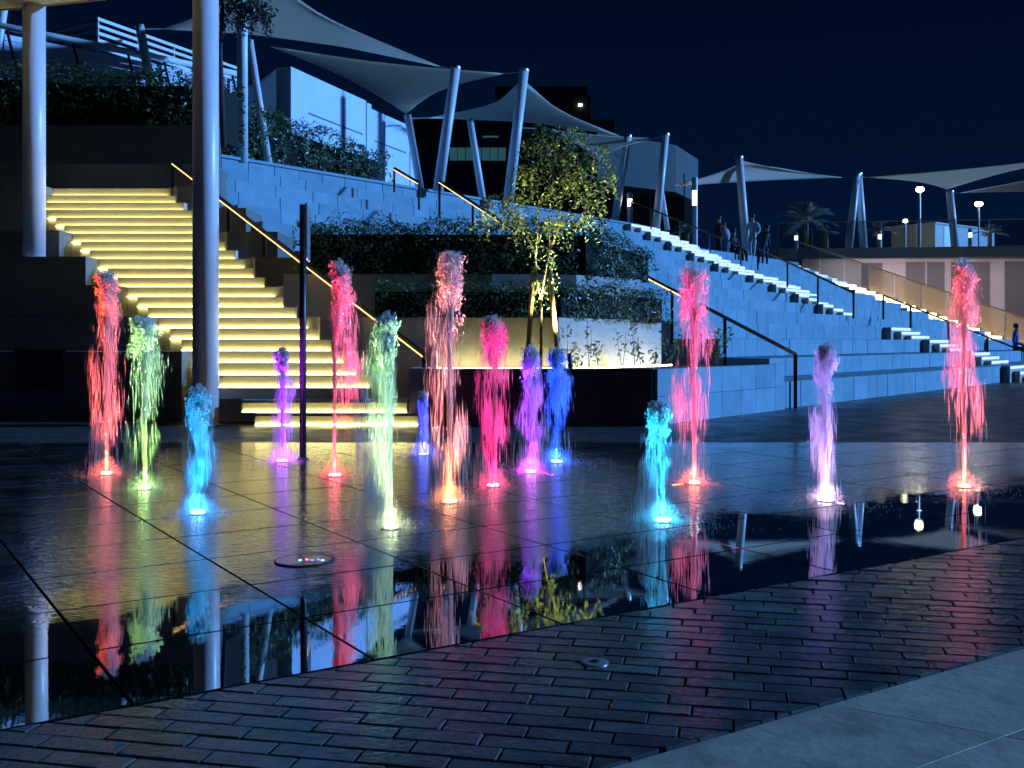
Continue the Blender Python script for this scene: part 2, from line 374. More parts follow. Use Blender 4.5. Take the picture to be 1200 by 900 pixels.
# pale concrete walk in the near corner
walk = MB(); walk.prism([tuple(V * a + U * b) for a, b in ((-8, -3), (12, -3), (12, 2.32), (-8, 2.32))], lambda x, y: gz(y) - .055, lambda x, y: gz(y) - .02)
walk_o = walk.build('concrete_walk', M['joint'], kind='structure')
D1 = V; D2 = Vector((math.cos(R(-31)), math.sin(R(-31))))
org = Vector(ground(1177, 862)[:2])
for i in range(-7, 9):
    for j in range(-10, 9):
        q = [org + D1 * ((i + a) * 1.15) + D2 * ((j + b) * .62) for a, b in ((0, 0), (1, 0), (1, 1), (0, 1))]
        poly = clip([tuple(x) for x in q], U.x, U.y, 2.317)
        if len(poly) < 3: continue
        poly = inset(poly, .0014)
        if len(poly) < 3 or area(poly) < .005 or not inview(poly, 3.2): continue
        b, cx, cy = top_piece(poly, .016, .001)
        o = b.build('concrete_slab', M['slab'], walk_o); o.location = (cx, cy, gz(cy) - .002 + random.uniform(-.0005, .0005))

# ---------------------------------------------------------------- lit staircase with the dark seating around it
D0, RI, TR, Z0 = 14.35, .165, .25, .467
def sy(i): return D0 + TR * i
def sz(i): return Z0 + RI * i
def slx(i): return -4.03 - .2486 * i
def srx(i): return -1.95 - .22 * i
st = thing('lit_staircase', 'pale stone staircase climbing left with glowing yellow light line under every step', 'staircase', (-3.5, 13.6, 0))
NST = 21
for i in range(NST):
    b = MB(); x0, x1 = slx(i), srx(i); y0 = sy(i); z0, z1 = sz(i), sz(i + 1)
    b.box(x0, x1, y0 + .006, y0 + TR + .06, max(0, z0 - .75), z1 - .008)
    b.box(x0 - .002, x1 + .002, y0, y0 + TR + .05, z1 - .022, z1)
    s = b.build('step', M['stair'], st)
    b = MB(); b.box(x0 + .01, x1 - .01, y0 - .034, y0 + .002, z0 + .002, z0 + .017)
    b.build('light_strip', M['yled'], s)
b = MB(); b.box(slx(0), srx(0), 13.98, sy(0) + .3, .33, sz(0) - .001); b.build('landing_riser', M['stair'], st)
for (xl, xr, yy, z0, z1) in ((-3.35, -1.22, 13.6, 0, .165), (-3.55, -1.38, 13.72, .165, .33)):
    b = MB(); b.box(xl, xr, yy + .02, 14.36, z0, z1 - .04); b.box(xl, xr, yy - .01, 14.36, z1 - .04, z1)
    s = b.build('step', M['stair'], st)
    b = MB(); b.box(xl + .01, xr - .01, yy - .012, yy + .022, z0 + .004, z0 + .022); b.build('light_strip', M['yled'], s)
# dark seating to the left of the stair
ls = thing('seating_steps', 'dark unlit concrete seating steps left of the glowing staircase', 'seating', (-9, 14.4, 0))
for k in range(8):
    y0 = sy(3 * k); zt = sz(3 * (k + 1)); b = MB()
    zb = 0 if k == 0 else sz(3 * k) - .05
    xa = (slx(3 * k + 2) if k < 6 else slx(18)) - .006 if k < 7 else -5.62
    xb = xa - .75 if k < 6 else xa
    b.prism([(-22, y0), (xa, y0), (xa, y0 + .748), (xb, y0 + .748), (xb, y0 + 1.1), (-22, y0 + 1.1)], zb, zt)
    b.build('seat_tier', M['dark_conc'], ls)
b = MB(); b.box(-22, -5.76, sy(24), sy(24) + .35, sz(24) - .06, 5.31); b.build('seat_tier', M['dark_conc'], ls)
# a dark hatch let into the lowest tier
h = MB(); c = P(18, 413, 14.3); d = P(73, 455, 14.3)
h.box(c.x, d.x, 14.325, 14.352, d.z, c.z, 0)
h.box(c.x - .03, d.x + .03, 14.335, 14.353, d.z - .03, d.z, 0); h.box(c.x - .03, d.x + .03, 14.335, 14.353, c.z, c.z + .03, 0)
tag(h.build('wall_hatch', M['black']), 'black square hatch low in the dark concrete seating wall', 'hatch')
# ends of tiers on the stair's right-hand side
rs = thing('stair_flank', 'stepped stone flank wall between lit staircase and blue terraces', 'wall', (-2.5, 14.6, 0))
for k in range(7):
    yf = 14.55 + .75 * k; zt = sz(3 * (k + 1)); xr = -5.376 + .72 * (6 - k); xl = srx(3 * k + 1) + .02; b = MB()
    b.prism([(xl, yf), (xr, yf), (xr, yf + 1.4), (xl - .6, yf + 1.4), (xl - .55, yf + .7)], 0, zt)
    b.build('flank_block', M['dark_conc'] if k > 2 else M['planter'], rs)

# ---------------------------------------------------------------- blue amphitheatre
def tp(j): return float(j) if j <= 8 else 8 + .7 * (j - 8)
def tz(j): return .445 + .35 * j
NT = 14
TEND = 24.0
am = thing('amphitheatre', 'blue lit stone amphitheatre terraces rising to the sail shaded plateau', 'amphitheatre', (*amp(0, 0)[:2], 0))
blocks = []
for j in range(NT):
    t0 = -4.6 if (j == 0 or j >= 8) else 1.2
    t1 = TEND if j < 12 else 14.0
    depth = 2.6 if j not in (11, NT - 1) else 30
    zb = -.2 if j == 0 else tz(j - 1) - .12
    b = MB(); b.prism([amp(t0, tp(j) + .05)[:2], amp(t1, tp(j) + .05)[:2], amp(t1, tp(j) + depth)[:2], amp(t0, tp(j) + depth)[:2]], zb, tz(j) - .004)
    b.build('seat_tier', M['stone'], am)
    t = t0; zb = 0 if j == 0 else tz(j - 1) + .002
    rnd = random.Random(j)
    while t < t1 - .05:
        L = rnd.choice((.55, .7, .85, 1.0)) if j else rnd.choice((.5, .6, .75))
        if t + L > t1 - .2: L = t1 - t
        mid = amp(t + L / 2, tp(j), (zb + tz(j)) / 2)
        px = 600 + mid.x * F / mid.y
        blocks.append((mid.y if -50 < px < 1260 else 999, j, t, L, zb)); t += L
blocks.sort(); rest = MB()
def hidden(px, py):
    return (340 < px < 735 and py > 262) or (px < 340 and py > 268) or (px < 770 and py > 330)
cache = {}; n_part = 0
for (yy, j, t, L, zb) in blocks:
    hgt = tz(j) - zb
    mid = amp(t + L / 2, tp(j), tz(j)); px = 600 + mid.x * F / mid.y; py = HZ - (mid.z - CAMH) * F / mid.y
    key = (round(L, 3), round(hgt, 3))
    if key not in cache:
        b = MB(); gp, bv, dp = .0035, .006, .07
        x0, x1, z0, z1 = gp, L - gp, gp, hgt
        vs = [(x0, dp, z0), (x1, dp, z0), (x1, dp, z1), (x0, dp, z1), (x0, bv, z0), (x1, bv, z0), (x1, bv, z1), (x0, bv, z1),
              (x0 + bv, 0, z0 + bv), (x1 - bv, 0, z0 + bv), (x1 - bv, 0, z1 - bv), (x0 + bv, 0, z1 - bv)]
        fs = [[0, 1, 5, 4], [1, 2, 6, 5], [2, 3, 7, 6], [3, 0, 4, 7], [4, 5, 9, 8], [5, 6, 10, 9], [6, 7, 11, 10], [7, 4, 8, 11], [8, 9, 10, 11], [3, 2, 1, 0]]
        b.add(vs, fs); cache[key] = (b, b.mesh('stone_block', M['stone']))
    a = math.atan2(W.y, W.x); base = amp(t, tp(j) - .02 + random.uniform(-.004, .004), zb)
    if yy < 900 and n_part < 296 and not hidden(px, py):
        o = link('stone_block', cache[key][1], am); o.matrix_parent_inverse = Matrix.Translation(-Vector(am.location)); o.location = base; o.rotation_euler = (0, 0, a); n_part += 1
    else:
        mt = Matrix.Translation(base) @ Matrix.Rotation(a, 4, 'Z'); rest.add([mt @ Vector(v) for v in cache[key][0].v], cache[key][0].f)
rest.build('stone_blocks_far', M['stone'], am, kind='stuff')
# rim coping
b = MB(); b.prism([amp(-4.6, tp(13) - .06)[:2], amp(14, tp(13) - .06)[:2], amp(14, tp(13) + .5)[:2], amp(-4.6, tp(13) + .5)[:2]], tz(13), tz(13) + .06)
b.build('rim_coping', M['stone'], am)

# the pale stone step flights laid on the tiers
def flight(label, steps, width=0):
    """steps: list of (tier, t_left); three treads lead up each tier"""
    o = thing('step_flight', label, 'steps', (*amp(steps[0][1], tp(steps[0][0]))[:2], 0))
    for (j, t, wd) in steps:
        zb = 0 if j == 0 else tz(j - 1)
        rise = (tz(j) - zb) / 3
        for m in range(3):
            tl = t - .34 * m; b = MB(); p0 = tp(j) - .06 - .17 * (3 - m)
            b.prism([amp(tl, p0)[:2], amp(tl + wd, p0)[:2], amp(tl + wd, tp(j) + .02)[:2], amp(tl, tp(j) + .02)[:2]], zb + .001 * m, zb + rise * (m + 1))
            s = b.build('step', M['planter'], o)
            b = MB(); b.prism([amp(tl + .03, p0 - .012)[:2], amp(tl + wd - .02, p0 - .012)[:2], amp(tl + wd - .02, p0 - .002)[:2], amp(tl + .03, p0 - .002)[:2]], zb + rise * (m + 1) - .082, zb + rise * (m + 1) - .010)
            b.build('light_strip', M['wled'], s)
def ray_t(px, j):                                # where a sight line meets a tier front: used to read the plan off the photo
    k = (px - 600) / F; a = B0 + NB * tp(j)
    return (k * a.y - a.x) / (W.x - k * W.y)
flight('white lit step flight highest on the terraces below the mast', [(13, ray_t(745, 13), 1.9), (12, ray_t(768, 12), 1.9), (11, ray_t(792, 11), 1.9), (10, ray_t(818, 10), 1.9), (9, ray_t(846, 9), 1.9)], 1.4)
flight('white lit step flight below the seated people', [(8, ray_t(886, 8), 1.9), (7, ray_t(912, 7), 1.9)], 1.4)
flight('short pair of dark ended steps below the middle flight', [(6, ray_t(938, 6), .8), (5, ray_t(966, 5), .8)], .6)
flight('white lit step flight reaching the plaza at far end of the terraces', [(3, ray_t(1044, 3), 1.7), (2, ray_t(1088, 2), 1.8), (1, ray_t(1136, 1), 1.9), (0, ray_t(1180, 0), 2.0)], 1.8)

# ---------------------------------------------------------------- planter in the middle
pl = thing('planter', 'stepped stone planter with shaded black front in front of the terraces', 'planter', (0, 13.6, 0))
c0 = amp(-4.62, -.02)
b = MB(); b.prism([(-1.14, 13.56), (c0.x, 13.56), (c0.x + .03, 13.75), (-1.14, 13.75)], 0, .745); b.build('front_panel', M['shade_black'], pl)
e0 = amp(-.6, -.02)
b = MB(); b.prism([(-1.14, 13.7), (c0.x, 13.7), (e0.x, e0.y), amp(-.6, 1.2)[:2], amp(-2.6, 1.2)[:2], (.9, 15.1), (-1.14, 15.1)], 0, .70); b.build('bed', M['soil'], pl)
b = MB(); b.box(-1.36, -1.143, 13.78, 15.0, 0, .745); b.build('end_wall', M['planter'], pl)
# blue-lit side wall blocks
t = -4.58; k = 0
while t < -.62:
    L = min((.62, .5, .7)[k % 3], -.6 - t); k += 1
    for (z0, z1) in ((0, .37), (.372, .735)):
        b = MB(); b.prism([amp(t + .005, -.10)[:2], amp(t + L - .005, -.10)[:2], amp(t + L - .005, .08)[:2], amp(t + .005, .08)[:2]], z0 + .004, z1); b.build('stone_block', M['stone'], pl)
    t += L
def bed(poly, z, name, m):
    b = MB(); b.prism(poly, 0, z); return b.build(name, m, pl)
X2 = .67
k1 = Vector((X2, 15.0)); k2 = k1 + W * 2.9
bed([(-2.15, 15.0), tuple(k1), tuple(k2), (k2.x - .7, k2.y + .9), (.3, 16.1), (-2.15, 16.1)], 1.44, 'bed_wall', M['planter'])
k3 = Vector((1.0, 16.0)); k4 = k3 + W * 1.9
bed([(-3.5, 16.0), (-.3, 16.0), tuple(k3 + Vector((0, .2))), tuple(k4), (k4.x - .8, k4.y + 1.0), (-3.5, 18.2)], 2.13, 'bed_wall', M['planter'])
# wall facing joints on the yellow-lit face
for (x0, x1) in ((-2.14, -1.2), (-1.19, -.25), (-.24, X2)):
    for (z0, z1) in ((.70, 1.07), (1.075, 1.435)):
        b = MB(); b.box(x0 + .004, x1 - .004, 14.97, 15.0, z0, z1); b.build('facing_slab', M['planter'], pl)
b = MB(); b.box(-1.12, X2, 14.76, 14.785, .702, .722)
q0, q1 = k1 + W * .02 + NB * -.2, k2 + NB * -.2
b.prism([tuple(q0), tuple(q1), tuple(q1 + NB * .025), tuple(q0 + NB * .025)], .702, .722)
b.build('light_strip', emit('bed_led', (1, .84, .34), 28), pl)
wb = MB(); c = P(487 + 15, 400, 14.95); wb.box(P(487, 0, 14.95).x, P(503, 0, 14.95).x, 14.955, 14.972, P(0, 416, 14.95).z, P(0, 400, 14.95).z); wb.build('access_cover', M['planter'], pl)

# ---------------------------------------------------------------- vegetation
def leaf(b, c, n, size, rnd):
    n = n.normalized(); r = n.cross(Vector((rnd.uniform(-1, 1), rnd.uniform(-1, 1), rnd.uniform(-1, 1))))
    if r.length < .05: r = n.cross(Vector((1, .3, 0)))
    r.normalize(); u = r.cross(n); a = size * rnd.uniform(.7, 1.3); w = a * .42
    b.add([c - u * a * .5, c + r * w * .5 + n * w * .12, c + u * a * .5, c - r * w * .5 + n * w * .12], [[0, 1, 2, 3]])
def hedge(label, path, width, height, dens=420, size=.07, bumpy=.1, seed=1, mleaf='hedge'):
    """path: list of (x, y, zbase, height factor)"""
    rnd = random.Random(seed); o = thing('hedge', label, 'hedge', (path[0][0], path[0][1], path[0][2])); fol, core = MB(), MB()
    for (a, c) in zip(path, path[1:]):
        A, C = Vector(a[:3]), Vector(c[:3]); d = (C - A); L = d.length; dn = d.normalized(); side = dn.cross(Vector((0, 0, 1))).normalized()
        ha, hc = height * a[3], height * c[3]; wd = width
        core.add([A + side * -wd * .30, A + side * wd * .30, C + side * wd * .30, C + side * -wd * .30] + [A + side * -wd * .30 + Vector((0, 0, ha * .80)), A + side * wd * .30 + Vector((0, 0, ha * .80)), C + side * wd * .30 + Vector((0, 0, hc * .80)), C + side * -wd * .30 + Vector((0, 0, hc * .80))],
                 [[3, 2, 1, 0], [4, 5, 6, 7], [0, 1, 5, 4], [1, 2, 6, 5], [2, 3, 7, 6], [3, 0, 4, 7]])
        n = int(dens * L * (2 * height * (a[3] + c[3]) / 2 + wd))
        for _ in range(n):
            s = rnd.uniform(-.02, 1.02); h = ha + (hc - ha) * s; base = A + d * s; f = rnd.random(); per = 2 * h + wd
            q = f * per
            if q < h: pos = side * (wd / 2) + Vector((0, 0, q)); nn = side
            elif q < h + wd: pos = side * (wd / 2 - (q - h)) + Vector((0, 0, h)); nn = Vector((0, 0, 1))
            else: pos = side * (-wd / 2) + Vector((0, 0, q - h - wd)); nn = -side
            pt = base + pos; nv = noise.noise(pt * 2.2) * bumpy + noise.noise(pt * 6) * bumpy * .6
            pt = pt + nn * (nv - rnd.random() * .10 + (rnd.random() ** 6) * .12)
            leaf(fol, pt, nn + Vector((rnd.uniform(-1, 1), rnd.uniform(-1, 1), rnd.uniform(-.4, 1))) * .9, size, rnd)
    core.build('dark_core', M['core'], o); fol.build('foliage', M[mleaf], o, kind='stuff')  # solid near-black block inside the leaves stops views through the hedge
    return o
hedge('low clipped hedge in the lower bed of the stone planter', [(-2.0, 15.45, 1.40, 1), (.55, 15.45, 1.40, 1), (2.3, 17.3, 1.40, .95)], .75, .53, dens=900, seed=2, size=.06, bumpy=.13)
hedge('taller hedge in the upper bed of the stone planter', [(-3.3, 16.75, 2.10, 1), (.95, 16.75, 2.10, .98), (2.1, 18.0, 2.10, .6)], 1.0, .86, dens=800, seed=3, size=.065, bumpy=.24)
hedge('long bushy hedge above the dark concrete seating', [(-14, 21.6, 5.1, 1.35), (-10.2, 21.6, 5.1, 1.25), (-8.6, 21.7, 5.1, 1.15), (-5.75, 21.2, 5.1, 1.02)], 1.5, 1.3, dens=330, size=.10, bumpy=.3, seed=4)
pa, pb, pc = amp(-4.0, 12.4), amp(-1.2, 12.5), amp(2.2, 12.4)
hedge('bushy hedge along the rim of the blue terraces', [(pa.x - .5, pa.y - .4, 5.0, 1.35), (pb.x, pb.y, 5.0, 1.2), (pc.x, pc.y, 5.0, .75)], 1.5, 1.05, dens=380, size=.10, bumpy=.3, seed=5)
def tree(name, label, base, limbs, clumps, leafsize, nl, mleaf, mbark, seed, group=None):
    rnd = random.Random(seed); o = thing(name, label, 'tree', base, group); tb, fb = MB(), MB()
    for (pts, r0, r1) in limbs:
        k = len(pts); tb.tube(pts, [r0 + (r1 - r0) * i / (k - 1) for i in range(k)], 8)
    for (c, r, frac) in clumps:
        c = Vector(c)
        # twig sprays: leaflets hang along small twigs so the outline is ragged
        for _ in range(int(nl * frac)):
            d = Vector((rnd.gauss(0, 1), rnd.gauss(0, 1), rnd.gauss(0, .8))).normalized(); tip = c + d * r * rnd.random() ** .45
            dirn = (d + Vector((rnd.uniform(-.6, .6), rnd.uniform(-.6, .6), rnd.uniform(-.9, .2)))).normalized()
            for s in range(7):
                q = tip + dirn * (s * leafsize * .45) + Vector((0, 0, -.004 * s * s))
                leaf(fb, q + Vector((rnd.uniform(-1, 1), rnd.uniform(-1, 1), rnd.uniform(-1, 1))) * leafsize * .3, Vector((rnd.uniform(-1, 1), rnd.uniform(-1, 1), rnd.uniform(.0, 1.2))), leafsize, rnd)
    tb.build('trunk', M[mbark], o, smooth=True); fb.build('crown', M[mleaf], o, kind='stuff')
    return o
TYY = 14.3
def T(px, py, dy=0): return P(px, py, TYY + dy)
tree('young_tree', 'young staked tree with airy crown lit yellow from below in the planter', tuple(T(634, 432)),
     [([T(634, 435), T(634, 400), T(634, 352)], .022, .017), ([T(634, 352), T(629, 330), T(628, 300, .05), T(612, 262, .1), T(600, 245)], .014, .006),
      ([T(634, 352), T(638, 325), T(645, 290, -.05), T(657, 262), T(672, 240)], .014, .006), ([T(645, 292), T(642, 262, .1), T(648, 215), T(650, 180)], .010, .004),
      ([T(628, 300), T(632, 255), T(630, 215), T(655, 170)], .010, .004), ([T(612, 262), T(590, 243), T(572, 240)], .006, .003), ([T(648, 215), T(680, 200), T(700, 190)], .006, .003)],
     [(T(632, 168), .19, .40), (T(668, 162), .18, .38), (T(696, 182), .20, .36), (T(655, 190), .19, .36), (T(618, 205), .17, .28), (T(706, 212), .15, .20), (T(676, 218), .20, .30), (T(642, 225), .17, .25), (T(606, 236), .14, .16), (T(584, 238), .15, .2), (T(572, 252), .10, .10), (T(600, 258), .12, .12), (T(612, 275), .09, .07), (T(686, 262), .10, .09),
      (T(640, 262), .12, .11), (T(664, 258), .11, .12), (T(636, 335, -.03), .10, .09), (T(650, 300), .07, .05), (T(628, 290), .09, .06), (T(690, 240), .12, .12), (T(640, 152), .10, .1)],
     .066, 145, 'leaf', 'bark', 11)
for (xa, xb) in ((617, 625), (655, 644)):
    b = MB(); b.tube([T(xa, 436), T(xb, 312)], [.036, .033], 10)
    o = thing('tree_stake', 'round timber stake propping the young tree, beside its %s' % ('paler thin stem' if xa == 617 else 'black ground spotlight'), 'stake', tuple(T(xa, 436)), 'tree stakes')
    b.build('post', M['wood'], o, smooth=True); b = MB(); q = T(xb, 316); b.tube([q + Vector((0, 0, -.02)), q + Vector((0, 0, .02))], [.04, .04], 10); b.build('tie_band', M['black'], o)
# spike uplight at the tree
sp = thing('ground_spotlight', 'small black spike spotlight aimed up at the young tree', 'spotlight', tuple(T(669, 432, -.3)))
b = MB(); b.tube([T(669, 433, -.3), T(667, 414, -.3)], [.035, .035], 12); b.build('housing', M['black'], sp)
ul = add_light('uplight', 'SPOT', T(667, 411, -.3), (1, .93, .45), 800, sp, spot_size=R(75), spot_blend=.6, shadow_soft_size=.04)
ul.rotation_euler = (T(640, 260) - T(667, 411, -.3)).to_track_quat('-Z', 'Y').to_euler()
# dark slim trees behind
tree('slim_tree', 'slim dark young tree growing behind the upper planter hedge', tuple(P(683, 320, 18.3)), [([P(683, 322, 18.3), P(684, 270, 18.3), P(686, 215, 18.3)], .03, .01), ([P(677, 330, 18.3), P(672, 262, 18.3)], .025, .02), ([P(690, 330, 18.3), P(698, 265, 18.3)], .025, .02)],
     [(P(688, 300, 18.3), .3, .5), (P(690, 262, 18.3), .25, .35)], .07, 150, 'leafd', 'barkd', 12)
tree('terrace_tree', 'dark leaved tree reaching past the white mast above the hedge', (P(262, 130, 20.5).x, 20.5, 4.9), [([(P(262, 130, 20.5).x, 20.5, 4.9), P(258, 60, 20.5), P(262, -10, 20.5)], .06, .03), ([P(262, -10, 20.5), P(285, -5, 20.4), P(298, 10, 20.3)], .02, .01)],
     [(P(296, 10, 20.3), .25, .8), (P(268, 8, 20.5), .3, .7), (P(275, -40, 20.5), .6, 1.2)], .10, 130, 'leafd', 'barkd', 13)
# young plants along the bed
rnd = random.Random(5)
for k, (px, hpx) in enumerate(((662, 52), (676, 30), (690, 60), (702, 38), (729, 46), (744, 58), (752, 36), (770, 26), (784, 44), (797, 50), (838, 50))):
    Yp = 14.55 + (px - 660) * .010 if px < 820 else 15.9
    if px > 820: Yp = 16.0
    z0 = .70; q = P(px, 400, Yp); base = Vector((q.x, Yp, z0))
    o = thing('young_plant', 'thin bamboo like plant sprouting in the planter bed' if px < 820 else 'bushy plant behind the black handrail at planter end', 'plant', tuple(base), 'young plants in the planter bed' if px < 820 else None)
    sb, lb = MB(), MB(); n = 2 if px < 820 else 7
    for s in range(n):
        tip = base + Vector((rnd.uniform(-.14, .14) * (1 if n == 2 else 2.4), rnd.uniform(-.1, .1), hpx / F * Yp * rnd.uniform(.8, 1.05)))
        sb.tube([base, (base + tip) / 2 + Vector((rnd.uniform(-.02, .02), 0, 0)), tip], [.005, .004, .002], 5)
        for m in range(16 if n == 2 else 26):
            f = rnd.uniform(.25, 1); c = base + (tip - base) * f + Vector((rnd.uniform(-.06, .06), rnd.uniform(-.06, .06), rnd.uniform(-.02, .03)))
            leaf(lb, c, Vector((rnd.uniform(-1, 1), rnd.uniform(-1, .2), rnd.uniform(.2, 1))), .075, rnd)
    sb.build('stem', M['bark'], o); lb.build('leaves', M['leaf'], o, kind='stuff')

# ---------------------------------------------------------------- handrails
def rail(label, pts, posts, r=.026, led=True, mposts='rail', mrail='rail', ledm='gled'):
    o = thing('handrail', label, 'handrail', tuple(posts[0][1])); b = MB()
    for a, c in zip(pts, pts[1:]): b.bar(a, c, .05, .05)
    b.build('rail', M[mrail], o)
    if led:
        b = MB()
        for a, c in zip(pts, pts[1:]): b.bar(Vector(a) + Vector((-.012, -.02, -.034)), Vector(c) + Vector((-.012, -.02, -.034)), .032, .014)
        b.build('light_strip', M[ledm], o)
    for (top, bot) in posts:
        b = MB(); b.bar(top, bot, .05, .05, up=Vector((0, 1, 0))); b.build('post', M[mposts], o)
    return o
def stairrail(i): return Vector((srx(i) - .10, sy(i) + .1, sz(i) + .90))
ra, rb = P(203, 190, 19.25), P(497, 415, 13.95)
def on(f): return ra + (rb - ra) * f
posts = [(ra, Vector((ra.x, ra.y, sz(20)))), (rb, Vector((rb.x, rb.y, .0)))]
for px in (268, 310, 352, 400):
    # solve along the rail for this sight line
    k = (px - 600) / F; f = (k * ra.y - ra.x) / ((rb.x - ra.x) - k * (rb.y - ra.y)); q = on(f)
    i = (q.y - D0) / TR; posts.append((q, Vector((q.x, q.y, max(.3, sz(i) - .1)))))
rail('dark handrail with glowing gold underside along the lit staircase', [ra + Vector((-.02, .02, 0)), ra + (rb - ra) * .05, rb, rb], posts) if False else rail('dark handrail with glowing gold underside along the lit staircase', [ra, rb], posts)
ra, rb = P(735, 312, 20.2), P(932, 415, 17.15)
mid = lambda f: ra + (rb - ra) * f
rail('black handrail ending on the plaza beside the planter', [ra, rb], [(rb, Vector((rb.x, rb.y, 0))), (mid(.62), mid(.62) - Vector((0, 0, 1.0))), (mid(.3), mid(.3) - Vector((0, 0, 1.0)))], led=False)
b = MB(); b.bar(ra + Vector((-.012, -.03, -.03)), mid(.36) + Vector((-.012, -.03, -.03)), .03, .02)
b.build('light_strip', M['gled'], [o for o in bpy.data.objects if o.get('label', '').startswith('black handrail ending')][0])
ra, rb = P(515, 212, 23.2), P(655, 304, 20.6)
rail('handrail with brass glow passing behind the young tree', [ra, rb], [(ra, P(515, 254, 23.2)), (P(554, 238, 22.6), P(554, 285, 22.6))])
ra, rb = P(462, 197, 24.2), P(491, 214, 23.6)
rail('short copper handrail at the end of the rim hedge', [ra, rb], [(rb, P(491, 246, 23.6)), (ra, P(462, 225, 24.2))], mposts='gold')
ra, rb = P(740, 236, 35.6), P(868, 288, 35.2)
ps = []
for f, dz in ((0, 1.0), (.18, 1.0), (.45, 1.0), (.72, 1.0), (1, .85)):
    q = ra + (rb - ra) * f; ps.append((q, q - Vector((0, 0, dz))))
rail('steel handrail beside the highest white step flight', [ra, rb], ps, led=False, mposts='steel', mrail='gold')
ra, rb = P(888, 291, 34.6), P(1000, 343, 30.0); ps = []
for f, dz in ((0, .72), (.34, .8), (.66, .8), (1, .74)):
    q = ra + (rb - ra) * f; ps.append((q, q - Vector((0, 0, dz))))
rail('dark handrail beside the middle white step flight', [ra, rb], ps, led=False)
ra, rb = P(1035, 346, 32.0), P(1225, 422, 29.6); ps = []
for f, dz in ((0, .74), (.18, .8), (.42, .8), (.66, .8), (.9, .8)):
    q = ra + (rb - ra) * f; ps.append((q, q - Vector((0, 0, dz))))
rail('dark handrail beside the lowest white step flight', [ra, rb], ps, led=False)

# ---------------------------------------------------------------- canopy with its columns
cq = ground(241, 498)
for (x, y, zb, lab, rr) in ((cq.x, cq.y, 0, 'thick round column standing on the plaza in front of the lit staircase', .168), (P(40, 0, 17.0).x, 17.0, sz(12), 'pale round column standing on the dark seating steps', .175)):
    o = thing('column', lab, 'column', (x, y, zb)); b = MB(); b.lathe([(rr, 0), (rr, 6.56 - zb)], (x, y, zb), 40); b.build('shaft', M['column'], o, smooth=False)
    for p in o.children[0].data.polygons: p.use_smooth = len(p.vertices) == 4
    b = MB(); b.lathe([(rr + .03, 0), (rr + .03, .012)], (x, y, zb), 32); b.build('base_ring', M['column'], o)
b = MB(); b.prism([(-14, 18.77), (-3.2, 15.7), (-4.0, 10.5), (-14, 12.6)], 6.555, 7.0); rf = thing('canopy_roof', 'flat brown canopy roof carried by the round columns', 'canopy', (-8, 14, 6.555)); b.build('slab', M['stair'], rf)
b = MB(); b.bar((-14, 18.79, 6.77), (-3.2, 15.72, 6.77), .03, .46); b.build('fascia', M['wood'], rf)

# ---------------------------------------------------------------- sign post
so = ground(355, 538); sg = thing('signpost', 'slim dark blue signpost with stacked narrow panels seen edge on', 'sign', tuple(so))
ztop = CAMH + (HZ - 240) * so.y / F
b = MB(); b.tube([so, Vector((so.x, so.y, ztop))], [.033, .033], 14); b.build('pole', M['black'], sg, smooth=True)
b = MB(); b.lathe([(.055, 0), (.055, .008), (.036, .014)], so, 20); b.build('base_plate', M['black'], sg)
for k in range(4):
    z1 = ztop + .02 - k * .135; b = MB(); dirv = Vector((-.13, .99, 0)).normalized(); a0 = Vector((so.x + .035, so.y + .02, 0)); a1 = a0 + dirv * .52
    b.prism([(a0.x, a0.y), (a1.x, a1.y), (a1.x - .02 * dirv.y, a1.y + .02 * dirv.x), (a0.x - .02 * dirv.y, a0.y + .02 * dirv.x)], z1 - .125, z1); b.build('sign_panel', M['steel' if k % 2 else 'louvre'], sg)

# ---------------------------------------------------------------- shade sails and masts
def mast(label, top, bot, wpx, Y, zfloor=None, group='leaning masts of the shade sails', ring=True):
    a, c = P(top[0], top[1], Y), P(bot[0], bot[1], Y); r = wpx * Y / F / 2
    if zfloor is not None and c.z > zfloor: d = (c - a) / (c.z - a.z); c = c + d * (zfloor - c.z)
    o = thing('sail_mast', label, 'mast', tuple(c), group); b = MB(); b.tube([c, a], [r, r * .92], 18); b.build('pole', M['white'], o, smooth=True)
    b = MB(); d = (a - c).normalized(); b.tube([a - d * .02, a + d * .05], [r * 1.0, r * .95], 18); b.build('cap', M['steel'], o)
    return o
PZ = 4.98
mast('tall upright white mast beside the dark leaved tree', (284, -60), (284, 112), 13, 22.6, PZ)
mast('thin white prop leaning against the tall upright mast', (293, 50), (304, 122), 9, 23.4, PZ)
mast('leaning white mast at the corner of the white wall', (478, 137), (490, 207), 9, 29, PZ)
mast('thick leaning white mast at the end of the brass handrail', (534, 80), (515, 212), 12.5, 27, PZ)
mast('slender leaning white mast in front of the green lit windows', (551, 142), (564, 224), 8.5, 31, PZ)
mast('thick leaning white mast behind the young tree crown', (614, 83), (597, 224), 12.5, 29, PZ)
mast('leaning white mast left of the upper bollard light', (736, 160), (722, 250), 9.5, 36, PZ)
mast('leaning white mast right of the upper bollard light', (780, 158), (769, 262), 9.5, 36, PZ)
mast('thin prop leaning on the mast near the upper bollard light', (775, 222), (781, 262), 6, 36.4, PZ)
mast('leaning white mast among the people on the terrace', (866, 185), (874, 285), 10, 42, 4.29)
mast('left leg of the paired white masts on the glass railed deck', (1004, 205), (995, 288), 9, 47, 5.2)
mast('right leg of the paired white masts on the glass railed deck', (1006, 204), (1012, 288), 9, 47.3, 5.2)
mast('single white mast in front of the white box on the deck', (1113, 225), (1119, 288), 9, 46.6, 5.2)
mast('short pale mast beside the white slatted screen', (164, 32), (173, 80), 11, 27, 6.5)
